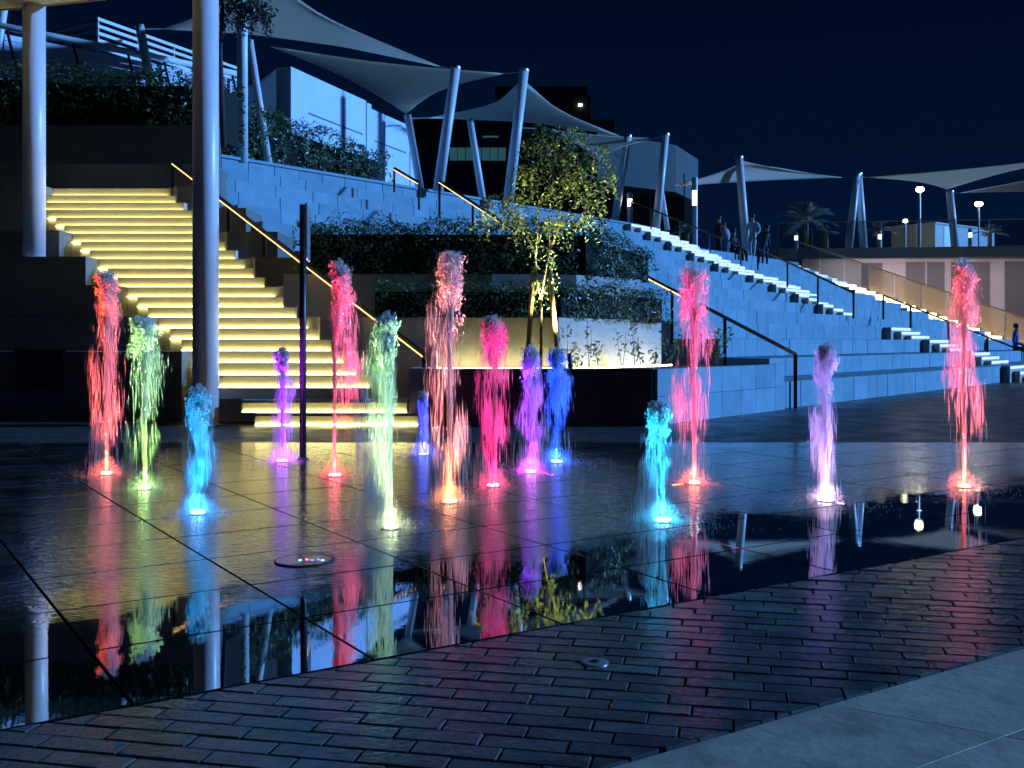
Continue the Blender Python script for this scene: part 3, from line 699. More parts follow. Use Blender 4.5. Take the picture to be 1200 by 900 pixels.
mast('white mast above the far end of the boarded parapet', (9, -20), (1, 32), 10, 24.5, 7)
def sail(label, corners, k=.16, sag=.0, cables=()):
    cs = [Vector(P(*c)) for c in corners]; n = 18
    if len(cs) == 3: A, B, C = cs; D = None
    o = thing('shade_sail', label, 'shade sail', tuple(min(cs, key=lambda v: v.z)), 'stretched shade sails over the plateau'); b = MB(); vs = []; idx = {}
    if len(cs) == 3:
        G = (A + B + C) / 3
        for i in range(n + 1):
            for j in range(n + 1 - i):
                u, v = i / n, j / n; w = 1 - u - v; p = A * w + B * u + C * v
                # edges hang inwards between the corners
                e = 4 * (w * u * (1 - v) ** 2 * 1 + u * v * (1 - w) ** 2 + v * w * (1 - u) ** 2); e = max(0, e - 27 * u * v * w * .6)
                p = p + (G - p) * min(e, 1) * k * 1.6; p.z -= sag * 27 * u * v * w
                idx[i, j] = len(vs); vs.append(p)
        fs = []
        for i in range(n):
            for j in range(n - i):
                fs.append([idx[i, j], idx[i + 1, j], idx[i, j + 1]])
                if i + j < n - 1: fs.append([idx[i + 1, j], idx[i + 1, j + 1], idx[i, j + 1]])
    b.add(vs, fs); m = b.build('cloth', M['sail'], o, smooth=True); md = m.modifiers.new('thick', 'SOLIDIFY'); md.thickness = .012
    for (ci, tgt) in cables:
        b = MB(); b.tube([cs[ci], P(*tgt)], .018, 6); b.build('cable', M['steel'], o)
    return o
sail('largest grey sail stretched from the tall upright mast', [(190, 34, 29), (278, -60, 23), (516, 78, 27)], .22, .15, [(0, (168, 34, 27)), (1, (284, -60, 22.6)), (2, (534, 82, 27))])
sail('grey sail dipping to the mast at the white wall corner', [(316, 54, 32), (476, 133, 29), (592, 86, 29)], .13, .1, [(1, (478, 139, 29)), (2, (612, 84, 29))])
sail('peaked grey sail rising to the thick mast behind the tree', [(502, 138, 30), (612, 92, 29), (726, 159, 36)], .2, -.1, [(0, (482, 139, 29)), (1, (613, 86, 29)), (2, (735, 161, 36))])
sail('grey sail dipping behind the crown of the young tree', [(640, 151, 38), (698, 188, 34), (768, 162, 36)], .13, .05, [(2, (779, 160, 36)), (0, (613, 150, 33))])
sail('grey sail stretched over the people on the terrace', [(782, 219, 40), (872, 189, 42), (990, 208, 47), ], .10, -.25, [(1, (867, 186, 42)), (2, (1003, 206, 47))])
sail('grey sail over the glass railed deck with two lamps', [(1016, 208, 47), (1110, 222, 46.6), (1260, 184, 43)], .12, 0, [(0, (1006, 206, 47)), (1, (1113, 226, 46.6))])
sail('grey sail at the far side of the deck beyond the single mast', [(1124, 226, 46.6), (1270, 226, 40), (1270, 196, 44)], .10, 0, [(0, (1114, 227, 46.6))])

# ---------------------------------------------------------------- upper left: white wall, slatted screen, boarded parapet
ww = thing('white_wall', 'white rendered wall block standing behind the rim hedge', 'wall', (P(341, 200, 24.5).x, 24.5, 5))
A0 = P(341, 78, 24.5); A1 = P(480, 130, 30.5)
pl0, pl1 = Vector((A0.x, A0.y)), Vector((A1.x, A1.y)); dn = (pl1 - pl0).normalized(); nb = Vector((-dn.y, dn.x))
Lw = (pl1 - pl0).length
for (f0, f1, zt, off) in ((0, .58, A0.z, 0), (.58, .62, A0.z - .05, -.03), (.62, 1.0, A0.z - .15, 0), (1.0, 1.05, A0.z - .45, -.03)):
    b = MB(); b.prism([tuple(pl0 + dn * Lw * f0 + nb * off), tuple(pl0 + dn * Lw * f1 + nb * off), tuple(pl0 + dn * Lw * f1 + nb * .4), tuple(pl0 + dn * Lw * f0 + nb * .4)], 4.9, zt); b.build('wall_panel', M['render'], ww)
b = MB(); b.prism([tuple(pl0 + nb * .02), tuple(pl0 + nb * .4), (P(270, 0, 27).x, 27.4), (P(270, 0, 27).x, 27)], 4.9, A0.z - .02); b.build('return_wall', M['column'], ww)
for (f0, f1, z) in ((.12, .55, A0.z - .95), (.66, .96, A0.z - 1.0)):
    b = MB(); q0, q1 = pl0 + dn * Lw * f0 - nb * .012, pl0 + dn * Lw * f1 - nb * .012
    b.prism([tuple(q0), tuple(q1), tuple(q1 + nb * .01), tuple(q0 + nb * .01)], z, z + .03); b.build('groove', M['stone_core'], ww)
# slatted screen
S0, S1 = P(114, 22, 28), P(278, 80, 34); scn = thing('slatted_screen', 'white horizontal slat screen high above the hedge', 'screen', (S0.x, S0.y, 7.5))
for k in range(7):
    dz = k * .19; b = MB(); b.bar(S0 - Vector((0, 0, dz)), S1 - Vector((0, 0, dz)), .05, .085); b.build('slat', M['white'], scn)
for f in (0.004, .25, .5, .75, 1):
    q = S0 + (S1 - S0) * f + Vector((-.03, .05, 0)); b = MB(); b.bar(q + Vector((0, 0, .05)), q - Vector((0, 0, 1.6)), .06, .06, up=Vector((0, 1, 0))); b.build('post', M['white'], scn)
q0 = S0; q1 = P(50, 40, 33)
for k in range(6):
    dz = k * .22; b = MB(); b.bar(q0 + Vector((-.06, .06, -dz - .02)), q1 - Vector((0, 0, dz)), .05, .1); b.build('slat', M['louvre'], scn)
# boarded parapet with thick top rail
R0, R1 = P(-30, 24, 24), P(285, 88, 29.5); par = thing('boarded_parapet', 'white boarded parapet with thick round top rail above the left hedge', 'parapet', (R0.x, R0.y, 6))
b = MB(); b.tube([R0, R1], [.085, .085], 14); b.build('top_rail', M['white'], par, smooth=True)
for k in range(8):
    dz = .22 + k * .15; b = MB(); b.bar(R0 + Vector((.02, .15, -dz)), R1 + Vector((.02, .15, -dz)), .03, .135); b.build('board', M['render'], par)
for f in (.1, .32, .52, .66, .8, .95):
    q = R0 + (R1 - R0) * f; b = MB(); b.bar(q + Vector((0, 0, -.05)), q + Vector((.28, 0, -1.2)), .05, .07, up=Vector((0, 1, 0))); b.build('bracket', M['black'], par)
b = MB(); b.bar(R0 + Vector((.2, .4, -1.5)), R1 + Vector((.2, .4, -1.5)), .5, .5); b.build('plinth', M['render'], par)

# ---------------------------------------------------------------- glass railed deck, wall below, warm stair at the right
dk = thing('deck', 'concrete deck slab with glass balustrade behind the terraces', 'deck', (18, 46, 0))
DZ = 5.22
dA, dB = P(912, 292, 46.5), P(1290, 285, 44.5)
b = MB(); b.prism([(dA.x, dA.y), (dB.x, dB.y), (dB.x + 4, 75), (dA.x - 2, 75)], DZ - .28, DZ); b.build('slab', M['planter'], dk)
for k in range(9):
    f0, f1 = k / 9, (k + 1) / 9; q0 = dA + (dB - dA) * (f0 + .004); q1 = dA + (dB - dA) * (f1 - .004)
    b = MB(); b.prism([(q0.x, q0.y + .1), (q1.x, q1.y + .1), (q1.x, q1.y + .115), (q0.x, q0.y + .115)], DZ + .02, DZ + 1.12); b.build('glass_panel', M['glass'], dk)
    b = MB(); b.bar((q0.x - .03, q0.y + .1, DZ), (q0.x - .03, q0.y + .1, DZ + 1.15), .045, .045, up=Vector((0, 1, 0))); b.build('post', M['steel'], dk)
b = MB(); b.bar((dA.x, dA.y + .1, DZ + 1.16), (dB.x, dB.y + .1, DZ + 1.16), .06, .045); b.build('top_rail', M['steel'], dk)
b = MB(); b.prism([(dA.x, dA.y + .02), (dB.x, dB.y + .02), (dB.x, dB.y + .25), (dA.x, dA.y + .25)], DZ - .46, DZ - .282); b.build('edge_beam', M['planter'], dk)
b = MB(); b.prism([(dA.x + 3, dA.y + .30), (dB.x, dB.y + .30), (dB.x, dB.y + .45), (dA.x + 3, dA.y + .45)], DZ - .31, DZ - .284); b.build('soffit_light', emit('soffit_led', (1.0, .82, .86), 30), dk)  # added strip, unseen behind the edge beam, inferred from the lit wall
wl_ = thing('deck_wall', 'pale lilac wall with louvred doors under the glass railed deck', 'wall', (18, 49, 0))
WY = 48.5
b = MB(); b.box(P(940, 0, WY).x, 30, WY, WY + .4, -.1, DZ - .28); b.build('wall', M['column'], wl_)
for (x0, x1, y0, y1) in ((1010, 1034, 308, 362), (1062, 1084, 307, 366), (1087, 1107, 307, 372), (1115, 1160, 307, 388), (1178, 1206, 306, 392)):
    a, c = P(x0, y0, WY - .05), P(x1, y1, WY - .05); b = MB(); b.box(a.x, c.x, WY - .06, WY - .003, c.z, a.z); dd = b.build('louvred_door', M['louvre'], wl_)
    n = 22
    for k in range(n):
        z = c.z + (a.z - c.z) * (k + .5) / n; b = MB() if k == 0 else b
        b.bar((a.x + .06, WY - .075, z), (c.x - .06, WY - .075, z), .03, .055)
    b.build('louvre_blades', M['louvre'], dd, kind='stuff')
# warm stair along the terrace end
ws = thing('warm_staircase', 'amber lit staircase with frosted side panels descending beside the terrace end', 'staircase', (*amp(TEND + 1, 2)[:2], 0))
NW = 26
for k in range(NW):
    p = 11.2 - k * .40; z = 4.35 - k * .152; b = MB()
    b.prism([amp(TEND + .02, p - .22)[:2], amp(TEND + 2.4, p - .22)[:2], amp(TEND + 2.4, p + .25)[:2], amp(TEND + .02, p + .25)[:2]], max(z - .5, 0), z); s = b.build('step', M['stair'], ws)
    b = MB(); b.prism([amp(TEND + .1, p - .235)[:2], amp(TEND + 2.3, p - .235)[:2], amp(TEND + 2.3, p - .222)[:2], amp(TEND + .1, p - .222)[:2]], z - .10, z - .02); b.build('light_strip', M['aled' if 5 < k < 22 else 'wled'], s)
for k in range(10):
    p0, p1 = 11.2 - k * 1.04, 11.2 - (k + 1) * 1.04 + .05; z0, z1 = 4.35 - k * .395, 4.35 - (k + 1) * .395; b = MB(); qa, qb = amp(TEND + 2.5, p0), amp(TEND + 2.5, p1)
    vs = [(qa.x, qa.y, z0 - .1), (qb.x, qb.y, z1 - .1), (qb.x, qb.y, z1 + 1.0), (qa.x, qa.y, z0 + 1.0)]; off = Vector((W.x, W.y, 0)) * .03
    b.add(vs + [tuple(Vector(v) + off) for v in vs], [[0, 1, 2, 3], [7, 6, 5, 4], [0, 4, 5, 1], [1, 5, 6, 2], [2, 6, 7, 3], [3, 7, 4, 0]]); b.build('side_panel', M['amber' if k > 2 else 'glass'], ws)
qa, qb = amp(TEND + 2.5, 11.2, 5.4), amp(TEND + 2.5, .8, 1.45); b = MB(); b.bar(qa, qb, .07, .06); b.build('handrail', M['gold'], ws)

# ---------------------------------------------------------------- lamps, bollards, box, plants on the deck
def lamp_post(label, px, ptop, pbot, Y, r, zb=DZ, m='lamp', e=0):
    a = P(px, ptop, Y); o = thing('lamp_post', label, 'lamp post', (a.x, a.y, zb), 'lamps on the deck'); b = MB(); b.tube([(a.x, a.y, zb), (a.x, a.y, a.z - .05)], [.05, .04], 10); b.build('pole', M['steel'], o)
    b = MB(); b.ball(a, r, (1.2, 1.2, .8), 14, 8); b.build('lamp_head', M[m], o, smooth=True)
    return o
lamp_post('tallest lamp post on the glass railed deck, glaring white', 1078, 222, 286, 50, .16)
lamp_post('tall lamp post near the right end of the deck', 1147, 239, 284, 50, .15)
lamp_post('short lamp post on the deck left of the tallest lamp', 1061, 259, 285, 51, .10)
def bollard(label, px, ptop, pbot, Y, zb, wpx):
    a = P(px, ptop, Y); r = wpx * Y / F / 2; o = thing('bollard_light', label, 'bollard', (a.x, a.y, zb), None); b = MB(); H = a.z - zb
    b.lathe([(r, 0), (r, H * .62)], (a.x, a.y, zb), 14); b.build('post', M['steel'], o)
    b = MB(); b.lathe([(r * .75, H * .62), (r * .75, H * .82)], (a.x, a.y, zb), 14); b.build('diffuser', M['lampw'], o)
    b = MB(); b.lathe([(r, H * .82), (r, H)], (a.x, a.y, zb), 14); b.build('cap', M['steel'], o)
bollard('slim bollard light at the head of the highest white steps', 738, 226, 252, 36, 4.98, 7)
bollard('tall bollard light left of the people on the terrace', 814, 208, 264, 40.5, 4.6, 7)
bollard('small bollard light behind the glass left of the palm', 933, 272, 290, 49, DZ, 5)
bollard('small bollard light behind the glass right of the paired masts', 1031, 270, 288, 49, DZ, 5)
bollard('small bollard light in front of the white box', 1137, 268, 286, 48, DZ, 5)
bx = thing('white_box', 'large white box like kiosk standing on the deck', 'kiosk', (P(1145, 0, 54).x, 54, DZ)); a, c = P(1096, 262, 53), P(1194, 285, 53)
kd = Vector((.80, .60)); kn = Vector((-.60, .80)); ko = Vector((a.x, 53)); KL = (c.x - a.x) * 1.35
def kbox(s0, s1, d0, d1, z0, z1, nm, m):
    b = MB(); b.prism([tuple(ko + kd * s0 + kn * d0), tuple(ko + kd * s1 + kn * d0), tuple(ko + kd * s1 + kn * d1), tuple(ko + kd * s0 + kn * d1)], z0, z1); b.build(nm, M[m], bx)
kbox(0, KL, 0, 2.5, DZ, a.z, 'body', 'white'); kbox(-.06, KL + .06, -.06, 2.56, a.z, a.z + .08, 'lid', 'white'); kbox(.8, 1.6, -.02, -.002, DZ + .05, a.z - .1, 'door', 'steel')
def palm(label, px, ptop, pbot, Y, n, L, seed, zb=DZ):
    rnd = random.Random(seed); base = P(px, pbot, Y); base.z = zb; top = P(px, ptop, Y); o = thing('palm', label, 'palm', tuple(base)); tb, fb = MB(), MB()
    hc = base + (top - base) * .5; tb.tube([base, hc], [.14, .10], 10)
    for k in range(n):
        a = rnd.uniform(0, 6.28); el = rnd.uniform(.15, 1.45); d = Vector((math.cos(a) * math.cos(el), math.sin(a) * math.cos(el), math.sin(el))); prev = hc.copy(); vel = d * (L / 9)
        for s in range(9):
            nx = prev + vel; vel.z -= L * .012; sd = vel.normalized().cross(Vector((0, 0, 1))); sd = sd.normalized() if sd.length > .01 else Vector((1, 0, 0)); tb.tube([prev, nx], .012, 4)
            if s > 1:
                for q in (-1, 1):
                    for h in (0, .5):
                        c = prev + vel * h; tipv = c + sd * q * L * .15 + vel * 1.4 - Vector((0, 0, .04)); wv = vel.normalized() * .05; fb.add([c - wv, c + wv, tipv], [[0, 1, 2]])
            prev = nx
    tb.build('trunk', M['bark'], o); fb.build('fronds', M['palm'], o, kind='stuff')
palm('bushy palm with upright fronds behind the glass balustrade', 945, 222, 286, 50, 34, 1.7, 3)
palm('small spiky palm behind the glass right of the paired masts', 1030, 240, 286, 51, 16, .9, 4)
palm('small palm behind the glass near the right end of the deck', 1160, 245, 284, 52, 16, .9, 5)
palm('low spiky plant left of the standing people', 805, 250, 276, 41, 22, .7, 6, zb=4.5)
palm('thin drooping sapling right of the bushy palm', 968, 246, 286, 50, 7, .7, 8)

# ---------------------------------------------------------------- far buildings
fb1 = thing('far_building', 'dark distant block with one small bright lamp on its wall', 'building', (8, 90, 0))
b = MB(); b.box(P(585, 0, 90).x, P(692, 0, 90).x, 90, 110, 0, P(0, 113, 90).z); b.build('wall', M['fardark'], fb1)
b = MB(); b.box(P(580, 0, 90).x, P(690, 0, 90).x, 92, 108, P(0, 113, 90).z, P(0, 101, 92).z); b.build('roof_storey', M['far'], fb1)
b = MB(); b.box(P(635, 0, 90).x, P(646, 0, 90).x, 91.9, 92, P(0, 111, 92).z, P(0, 105, 92).z); b.build('window', M['fardark'], fb1)
b = MB(); a = P(680, 123, 89.9); b.box(a.x - .15, a.x + .15, 89.85, 89.998, a.z - .1, a.z + .1); b.build('lamp', M['lampw'], fb1)
fb2 = thing('far_building', 'long dark building with a strip of green lit windows behind the masts', 'building', (-2, 66, 0))
b = MB(); b.box(P(485, 0, 66).x, P(720, 0, 66).x, 66, 80, 0, P(0, 140, 66).z); b.build('wall', M['fardark'], fb2)
for k in range(7):
    x0 = 527 + k * 9.5; a, c = P(x0, 173, 65.95), P(x0 + 8.6, 188, 65.95); b = MB(); b.box(a.x, c.x, 65.93, 65.99, c.z, a.z); b.build('window', M['greenwin'], fb2)
b = MB(); a = P(575, 160, 65.9); b.box(a.x - .5, a.x + .5, 65.9, 65.99, a.z - .05, a.z + .05); b.build('lamp', M['greenwin'], fb2)
fb3 = thing('far_building', 'low grey pavilion with deep flat roof behind the bollard light', 'building', (9, 58, 0))
b = MB(); b.box(P(712, 0, 58).x, P(806, 0, 58).x, 59, 70, 0, P(0, 200, 58).z); b.build('wall', M['far'], fb3)
b = MB(); b.prism([(P(700, 0, 54).x, 54), (P(792, 0, 57.5).x, 57.5), (P(818, 0, 62).x, 62), (P(818, 0, 72).x, 72), (P(700, 0, 72).x, 72)], P(0, 214, 58).z - .6, P(0, 172, 58).z); b.build('roof', M['far'], fb3)
for k in range(4):
    a, c = P(722 + k * 21, 208, 58.9), P(739 + k * 21, 262, 58.9); b = MB(); b.box(a.x, c.x, 58.95, 58.99, c.z, P(0, 214, 58).z - .7); b.build('window', M['black'], fb3)

# ---------------------------------------------------------------- people on the terrace
def person(label, foot, h, face, pose, top, legs, hairc=(.02, .015, .012)):
    """joints in units of body height: x to the figure's right, y forward"""
    s = h; S = lambda x, y, z: Vector((x * s, y * s, z * s))
    J = {'pel': S(0, 0, .52), 'sp': S(0, .0, .62), 'ch': S(0, 0, .74), 'nk': S(0, .0, .845), 'hb': S(0, .01, .885), 'hd': S(0, .015, .95),
         'lsh': S(-.105, 0, .80), 'rsh': S(.105, 0, .80), 'lel': S(-.13, -.02, .64), 'rel': S(.13, -.02, .64), 'lwr': S(-.12, .05, .51), 'rwr': S(.12, .05, .51), 'lha': S(-.115, .07, .46), 'rha': S(.115, .07, .46),
         'lhp': S(-.05, 0, .50), 'rhp': S(.05, 0, .50), 'lkn': S(-.06, .02, .28), 'rkn': S(.06, .02, .28), 'lan': S(-.06, 0, .045), 'ran': S(.06, 0, .045), 'lto': S(-.07, .09, .02), 'rto': S(.07, .09, .02)}
    for k, v in pose.items(): J[k] = S(*v)
    rad = {'pel': .075, 'sp': .072, 'ch': .085, 'nk': .033, 'hb': .045, 'hd': .052, 'lsh': .042, 'rsh': .042, 'lel': .028, 'rel': .028, 'lwr': .018, 'rwr': .018, 'lha': .020, 'rha': .020, 'lhp': .058, 'rhp': .058, 'lkn': .040, 'rkn': .040, 'lan': .026, 'ran': .026, 'lto': .02, 'rto': .02}
    E = [('pel', 'sp'), ('sp', 'ch'), ('ch', 'nk'), ('nk', 'hb'), ('hb', 'hd'), ('ch', 'lsh'), ('ch', 'rsh'), ('lsh', 'lel'), ('rsh', 'rel'), ('lel', 'lwr'), ('rel', 'rwr'), ('lwr', 'lha'), ('rwr', 'rha'), ('pel', 'lhp'), ('pel', 'rhp'), ('lhp', 'lkn'), ('rhp', 'rkn'), ('lkn', 'lan'), ('rkn', 'ran'), ('lan', 'lto'), ('ran', 'rto')]
    ks = list(J); me = bpy.data.meshes.new('body'); me.from_pydata([J[k] for k in ks], [(ks.index(a), ks.index(c)) for a, c in E], [])
    o = thing('person', label, 'person', foot); o.rotation_euler = (0, 0, face)
    bo = bpy.data.objects.new('body', me); COL.objects.link(bo); bo.parent = o
    sk = bo.modifiers.new('skin', 'SKIN')
    for i, k in enumerate(ks): me.skin_vertices[0].data[i].radius = (rad[k] * s, rad[k] * s * (.75 if k in ('pel', 'sp', 'ch') else 1))
    me.skin_vertices[0].data[0].use_root = True
    sub = bo.modifiers.new('sub', 'SUBSURF'); sub.levels = sub.render_levels = 2
    m = mat('clothes', top, .8); n, l = m.node_tree.nodes, m.node_tree.links; tcn = n.new('ShaderNodeTexCoord'); sp_ = n.new('ShaderNodeSeparateXYZ'); l.new(tcn.outputs['Object'], sp_.inputs[0])
    dv = n.new('ShaderNodeMath'); dv.operation = 'DIVIDE'; dv.inputs[1].default_value = s; l.new(sp_.outputs['Z'], dv.inputs[0])
    cr = n.new('ShaderNodeValToRGB'); cr.color_ramp.interpolation = 'CONSTANT'; e = cr.color_ramp.elements; e[0].color = (.02, .02, .02, 1); e[1].position = max(.04, J['lan'].z / s); e[1].color = (*legs, 1)
    for (ps_, c_) in ((J['pel'].z / s + .02, top), (J['nk'].z / s, (.42, .26, .18))):
        q = e.new(min(ps_, .99)); q.color = (*c_, 1)
    l.new(dv.outputs[0], cr.inputs[0]); l.new(cr.outputs[0], n['Principled BSDF'].inputs['Base Color']); me.materials.append(m)
    hm = mat('hair', hairc, .6); b = MB(); b.ball(J['hd'] + Vector((0, -.012 * s, .018 * s)), .058 * s, (1, 1.05, .9), 12, 8); ho = b.build('hair', hm, None, smooth=True); ho.parent = o
    return o
def spot(px, py, Y, z): q = P(px, py, Y); return (q.x, q.y, z)
person('tall person dressed in black standing with head lowered on the terrace', spot(842, 280, 41.5, tz(11)), 1.78, R(-80), {'lwr': (-.06, .12, .56), 'rwr': (.06, .12, .56), 'lha': (-.03, .14, .57), 'rha': (.03, .14, .57)}, (.012, .012, .016), (.014, .014, .018))
person('person in pale pink top and blue trousers bent slightly forward', spot(853, 285, 41.0, tz(11)), 1.5, R(60), {'ch': (0, .05, .73), 'nk': (0, .08, .83), 'hb': (0, .10, .87), 'hd': (0, .12, .93), 'lsh': (-.1, .05, .79), 'rsh': (.1, .05, .79), 'lwr': (-.1, .18, .6), 'rwr': (.1, .18, .6), 'lha': (-.09, .22, .61), 'rha': (.09, .22, .61)}, (.45, .30, .38), (.08, .15, .3))
person('dark dressed person sitting on the terrace edge', tuple(amp(ray_t(866, 11), tp(11) + .22, tz(11) - .46 * 1.7)), 1.7, R(228), {'lkn': (-.08, .26, .50), 'rkn': (.08, .26, .50), 'lan': (-.08, .28, .26), 'ran': (.08, .28, .26), 'lto': (-.08, .36, .23), 'rto': (.08, .36, .23), 'lwr': (-.08, .2, .54), 'rwr': (.08, .2, .54), 'lha': (-.07, .24, .53), 'rha': (.07, .24, .53), 'lel': (-.14, .05, .64), 'rel': (.14, .05, .64)}, (.015, .015, .02), (.02, .02, .025))
person('person in pale shirt and light trousers walking on the terrace', spot(882, 291, 40.0, tz(11)), 1.66, R(150), {'lkn': (-.06, .07, .28), 'lan': (-.06, .10, .045), 'lto': (-.06, .19, .02), 'ran': (.06, -.08, .05), 'rto': (.06, 0, .02), 'lel': (-.16, -.04, .64), 'lwr': (-.13, .04, .55), 'lha': (-.1, .08, .54)}, (.55, .62, .7), (.45, .5, .55))
person('person in dark top with hand on hip beside the walker', spot(896, 300, 39.5, tz(10)), 1.55, R(200), {'rel': (.2, -.05, .66), 'rwr': (.1, .03, .56), 'rha': (.08, .06, .55), 'ch': (0, .05, .73), 'nk': (0, .09, .83), 'hb': (0, .11, .87), 'hd': (0, .13, .93)}, (.03, .035, .05), (.03, .05, .08))
person('person in red trousers and blue top sitting by the lowest steps', tuple(amp(ray_t(1199, 1), tp(1) + .22, tz(1) - .46 * 1.6)), 1.6, R(232), {'lkn': (-.08, .26, .50), 'rkn': (.08, .26, .50), 'lan': (-.08, .28, .26), 'ran': (.08, .28, .26), 'lto': (-.08, .36, .23), 'rto': (.08, .36, .23), 'lwr': (-.08, .2, .54), 'rwr': (.08, .2, .54), 'lha': (-.07, .24, .53), 'rha': (.07, .24, .53)}, (.08, .14, .4), (.5, .03, .02))

# ---------------------------------------------------------------- floor fittings
nz_ = ground(357, 657); o = thing('nozzle_cover', 'flat round nozzle cover with blue and red lights and no water jet', 'nozzle cover', tuple(nz_))
b = MB(); b.lathe([(.15, 0), (.15, .004), (.14, .006), (.01, .006)], nz_ + Vector((0, 0, .001)), 40); b.build('plate', M['tile'], o)
b = MB(); b.lathe([(.152, 0), (.152, .005), (.158, .005), (.158, 0)], nz_ + Vector((0, 0, .001)), 40); b.build('rim', M['joint'], o)
led = {c: emit('led_' + n, c, 6) for n, c in (('blue', (.03, .08, 1)), ('red', (1, .05, .25)), ('cyan', (.1, .6, 1)))}
for k, (dx, c) in enumerate(((-.02, (.1, .6, 1)), (.012, (1, .05, .25)), (.045, (.03, .08, 1)), (.075, (.03, .08, 1)), (.10, (.1, .6, 1)))):
    b = MB(); b.lathe([(.009, 0), (.007, .002)], nz_ + Vector((dx, -.02 + .02 * (k % 2), .0065)), 10); b.build('light', led[c], o)
dr = ground(697, 777); o = thing('floor_drain', 'small round metal cap set among the wet bricks', 'drain', tuple(dr)); b = MB(); b.lathe([(.052, 0), (.052, .004), (.045, .006), (.02, .006)], dr + Vector((0, 0, .001)), 28); b.build('cap', M['steel'], o)
b = MB(); b.lathe([(.018, 0), (.014, .004)], dr + Vector((0, 0, .007)), 16); b.build('plug', M['black'], o)

# ---------------------------------------------------------------- fountain jets
def jet(label, px, pbase, ptop, col, base_col, power=1.0, drift=(0, 0), spread=1.0, seed=0, n=5000, pulse=1.0, glow=1.0):
    rnd = random.Random(100 + seed); c = ground(px, pbase); H = (pbase - ptop) * c.y / F * 1.0
    o = thing('fountain_jet', label, 'fountain jet', tuple(c), 'illuminated fountain jets')
    g_ = 9.81; v0 = math.sqrt(2 * g_ * H); Tm = v0 / g_; sc = .75 + .25 * H
    b = MB(); ph = rnd.uniform(0, 50)
    def wob(tau, z): return Vector((noise.noise(Vector((ph, tau * 5, 0))), noise.noise(Vector((ph + 9, tau * 5, 3))), 0)) * .03 * (tau / Tm) ** 1.2
    def spindle(q, d, L, w):
        d = d.normalized(); r = d.cross(Vector((rnd.uniform(-1, 1), rnd.uniform(-1, 1), .2))); r.normalize(); u = d.cross(r)
        m = q + d * (L * rnd.uniform(-.2, .2)); u2 = (u * .866 - r * .5) * w; u3 = (u * -.866 - r * .5) * w
        b.add([q - d * (L / 2), m + r * w, m + u2, m + u3, q + d * (L / 2)], [[0, 2, 1], [0, 3, 2], [0, 1, 3], [4, 1, 2], [4, 2, 3], [4, 3, 1]])
    k = 0
    while k < n:
        # the water leaves in gulps: each gulp is a ragged clump of drops
        tc_ = rnd.uniform(.06, 1.96) if rnd.random() < .68 else 1 + rnd.gauss(0, .14)
        ac = rnd.uniform(0, 6.283); rc = math.sqrt(rnd.random()); sv = 1 - abs(rnd.gauss(0, .045))
        if noise.noise(Vector((tc_ * 3.2 * pulse + ph, math.cos(ac), math.sin(ac)))) < rnd.uniform(-.6, .15): continue
        for _ in range(rnd.randint(14, 60)):
            f = tc_ + rnd.gauss(0, .035); tau = f * Tm
            if not .03 < f < 1.98: continue
            a = ac + rnd.gauss(0, .45); vv0 = v0 * (sv - abs(rnd.gauss(0, .012)))
            z = vv0 * tau - .5 * g_ * tau * tau
            if z < .01: continue
            r0 = (.009 + .040 * min(f, 1.0) ** 2.2 + .052 * max(f - 1, 0)) * spread * 1.12 * sc
            rr = r0 * max(.05, rc + rnd.gauss(0, .22))
            pos = c + Vector((math.cos(a) * rr + drift[0] * f * f, math.sin(a) * rr + drift[1] * f * f, z)) + wob(tau, z)
            vz = v0 - g_ * tau; vel = Vector((math.cos(a) * .08 + drift[0], math.sin(a) * .08, vz)); sp_ = abs(vz)
            L = max(.018, min(.22, sp_ * .042 * rnd.uniform(.5, 1.5))); w = rnd.uniform(.0013, .0038) * (1.35 if sp_ < 1.2 else 1)
            if sp_ < 1.0: vel = Vector((rnd.uniform(-1, 1), rnd.uniform(-1, 1), rnd.uniform(-1.5, 1.5))); vel.z *= 1.6; L = rnd.uniform(.014, .04); w = L * .2
            spindle(pos, vel, L, w); k += 1
    # splash where the water lands
    for _ in range(700):
        a = rnd.uniform(0, 6.283); tt = rnd.uniform(0, .2); vr = rnd.uniform(.2, 1.5); rr = .03 + vr * tt * 1.2; z = rnd.uniform(.6, 1.6) * tt - 4.9 * tt * tt
        if z < 0: z = rnd.uniform(.002, .012)
        spindle(c + Vector((math.cos(a) * rr, math.sin(a) * rr, z + .004)), Vector((math.cos(a), math.sin(a), rnd.uniform(-1, 1))), rnd.uniform(.006, .020), rnd.uniform(.0010, .0022))
    for _ in range(520):                     # splash crown round the nozzle
        a = rnd.uniform(0, 6.283); rr = rnd.uniform(.03, .13); q = c + Vector((math.cos(a) * rr, math.sin(a) * rr, rnd.random() ** 2.2 * .16 * (1.15 - rr * 5)))
        spindle(q + Vector((0, 0, .004)), Vector((math.cos(a) * .7, math.sin(a) * .7, 1)), rnd.uniform(.012, .04), rnd.uniform(.0012, .0028))
    for _ in range(900):                     # drops lying and bouncing on the flooded slabs
        a = rnd.uniform(0, 6.283); rr = .04 + abs(rnd.gauss(0, .24)); q = c + Vector((math.cos(a) * rr, math.sin(a) * rr, 0)); q.z = gz(q.y) + (rnd.uniform(.001, .006) if rnd.random() < .6 else rnd.random() ** 2 * .10)
        spindle(q, Vector((rnd.uniform(-1, 1), rnd.uniform(-1, 1), rnd.uniform(-.2, 1.5))), rnd.uniform(.006, .018), rnd.uniform(.0012, .0026))
    b.build('spray', M['water'], o, kind='stuff')
    # rising core: a knotty rope of water
    b = MB(); pts, rad = [], []
    N = 46
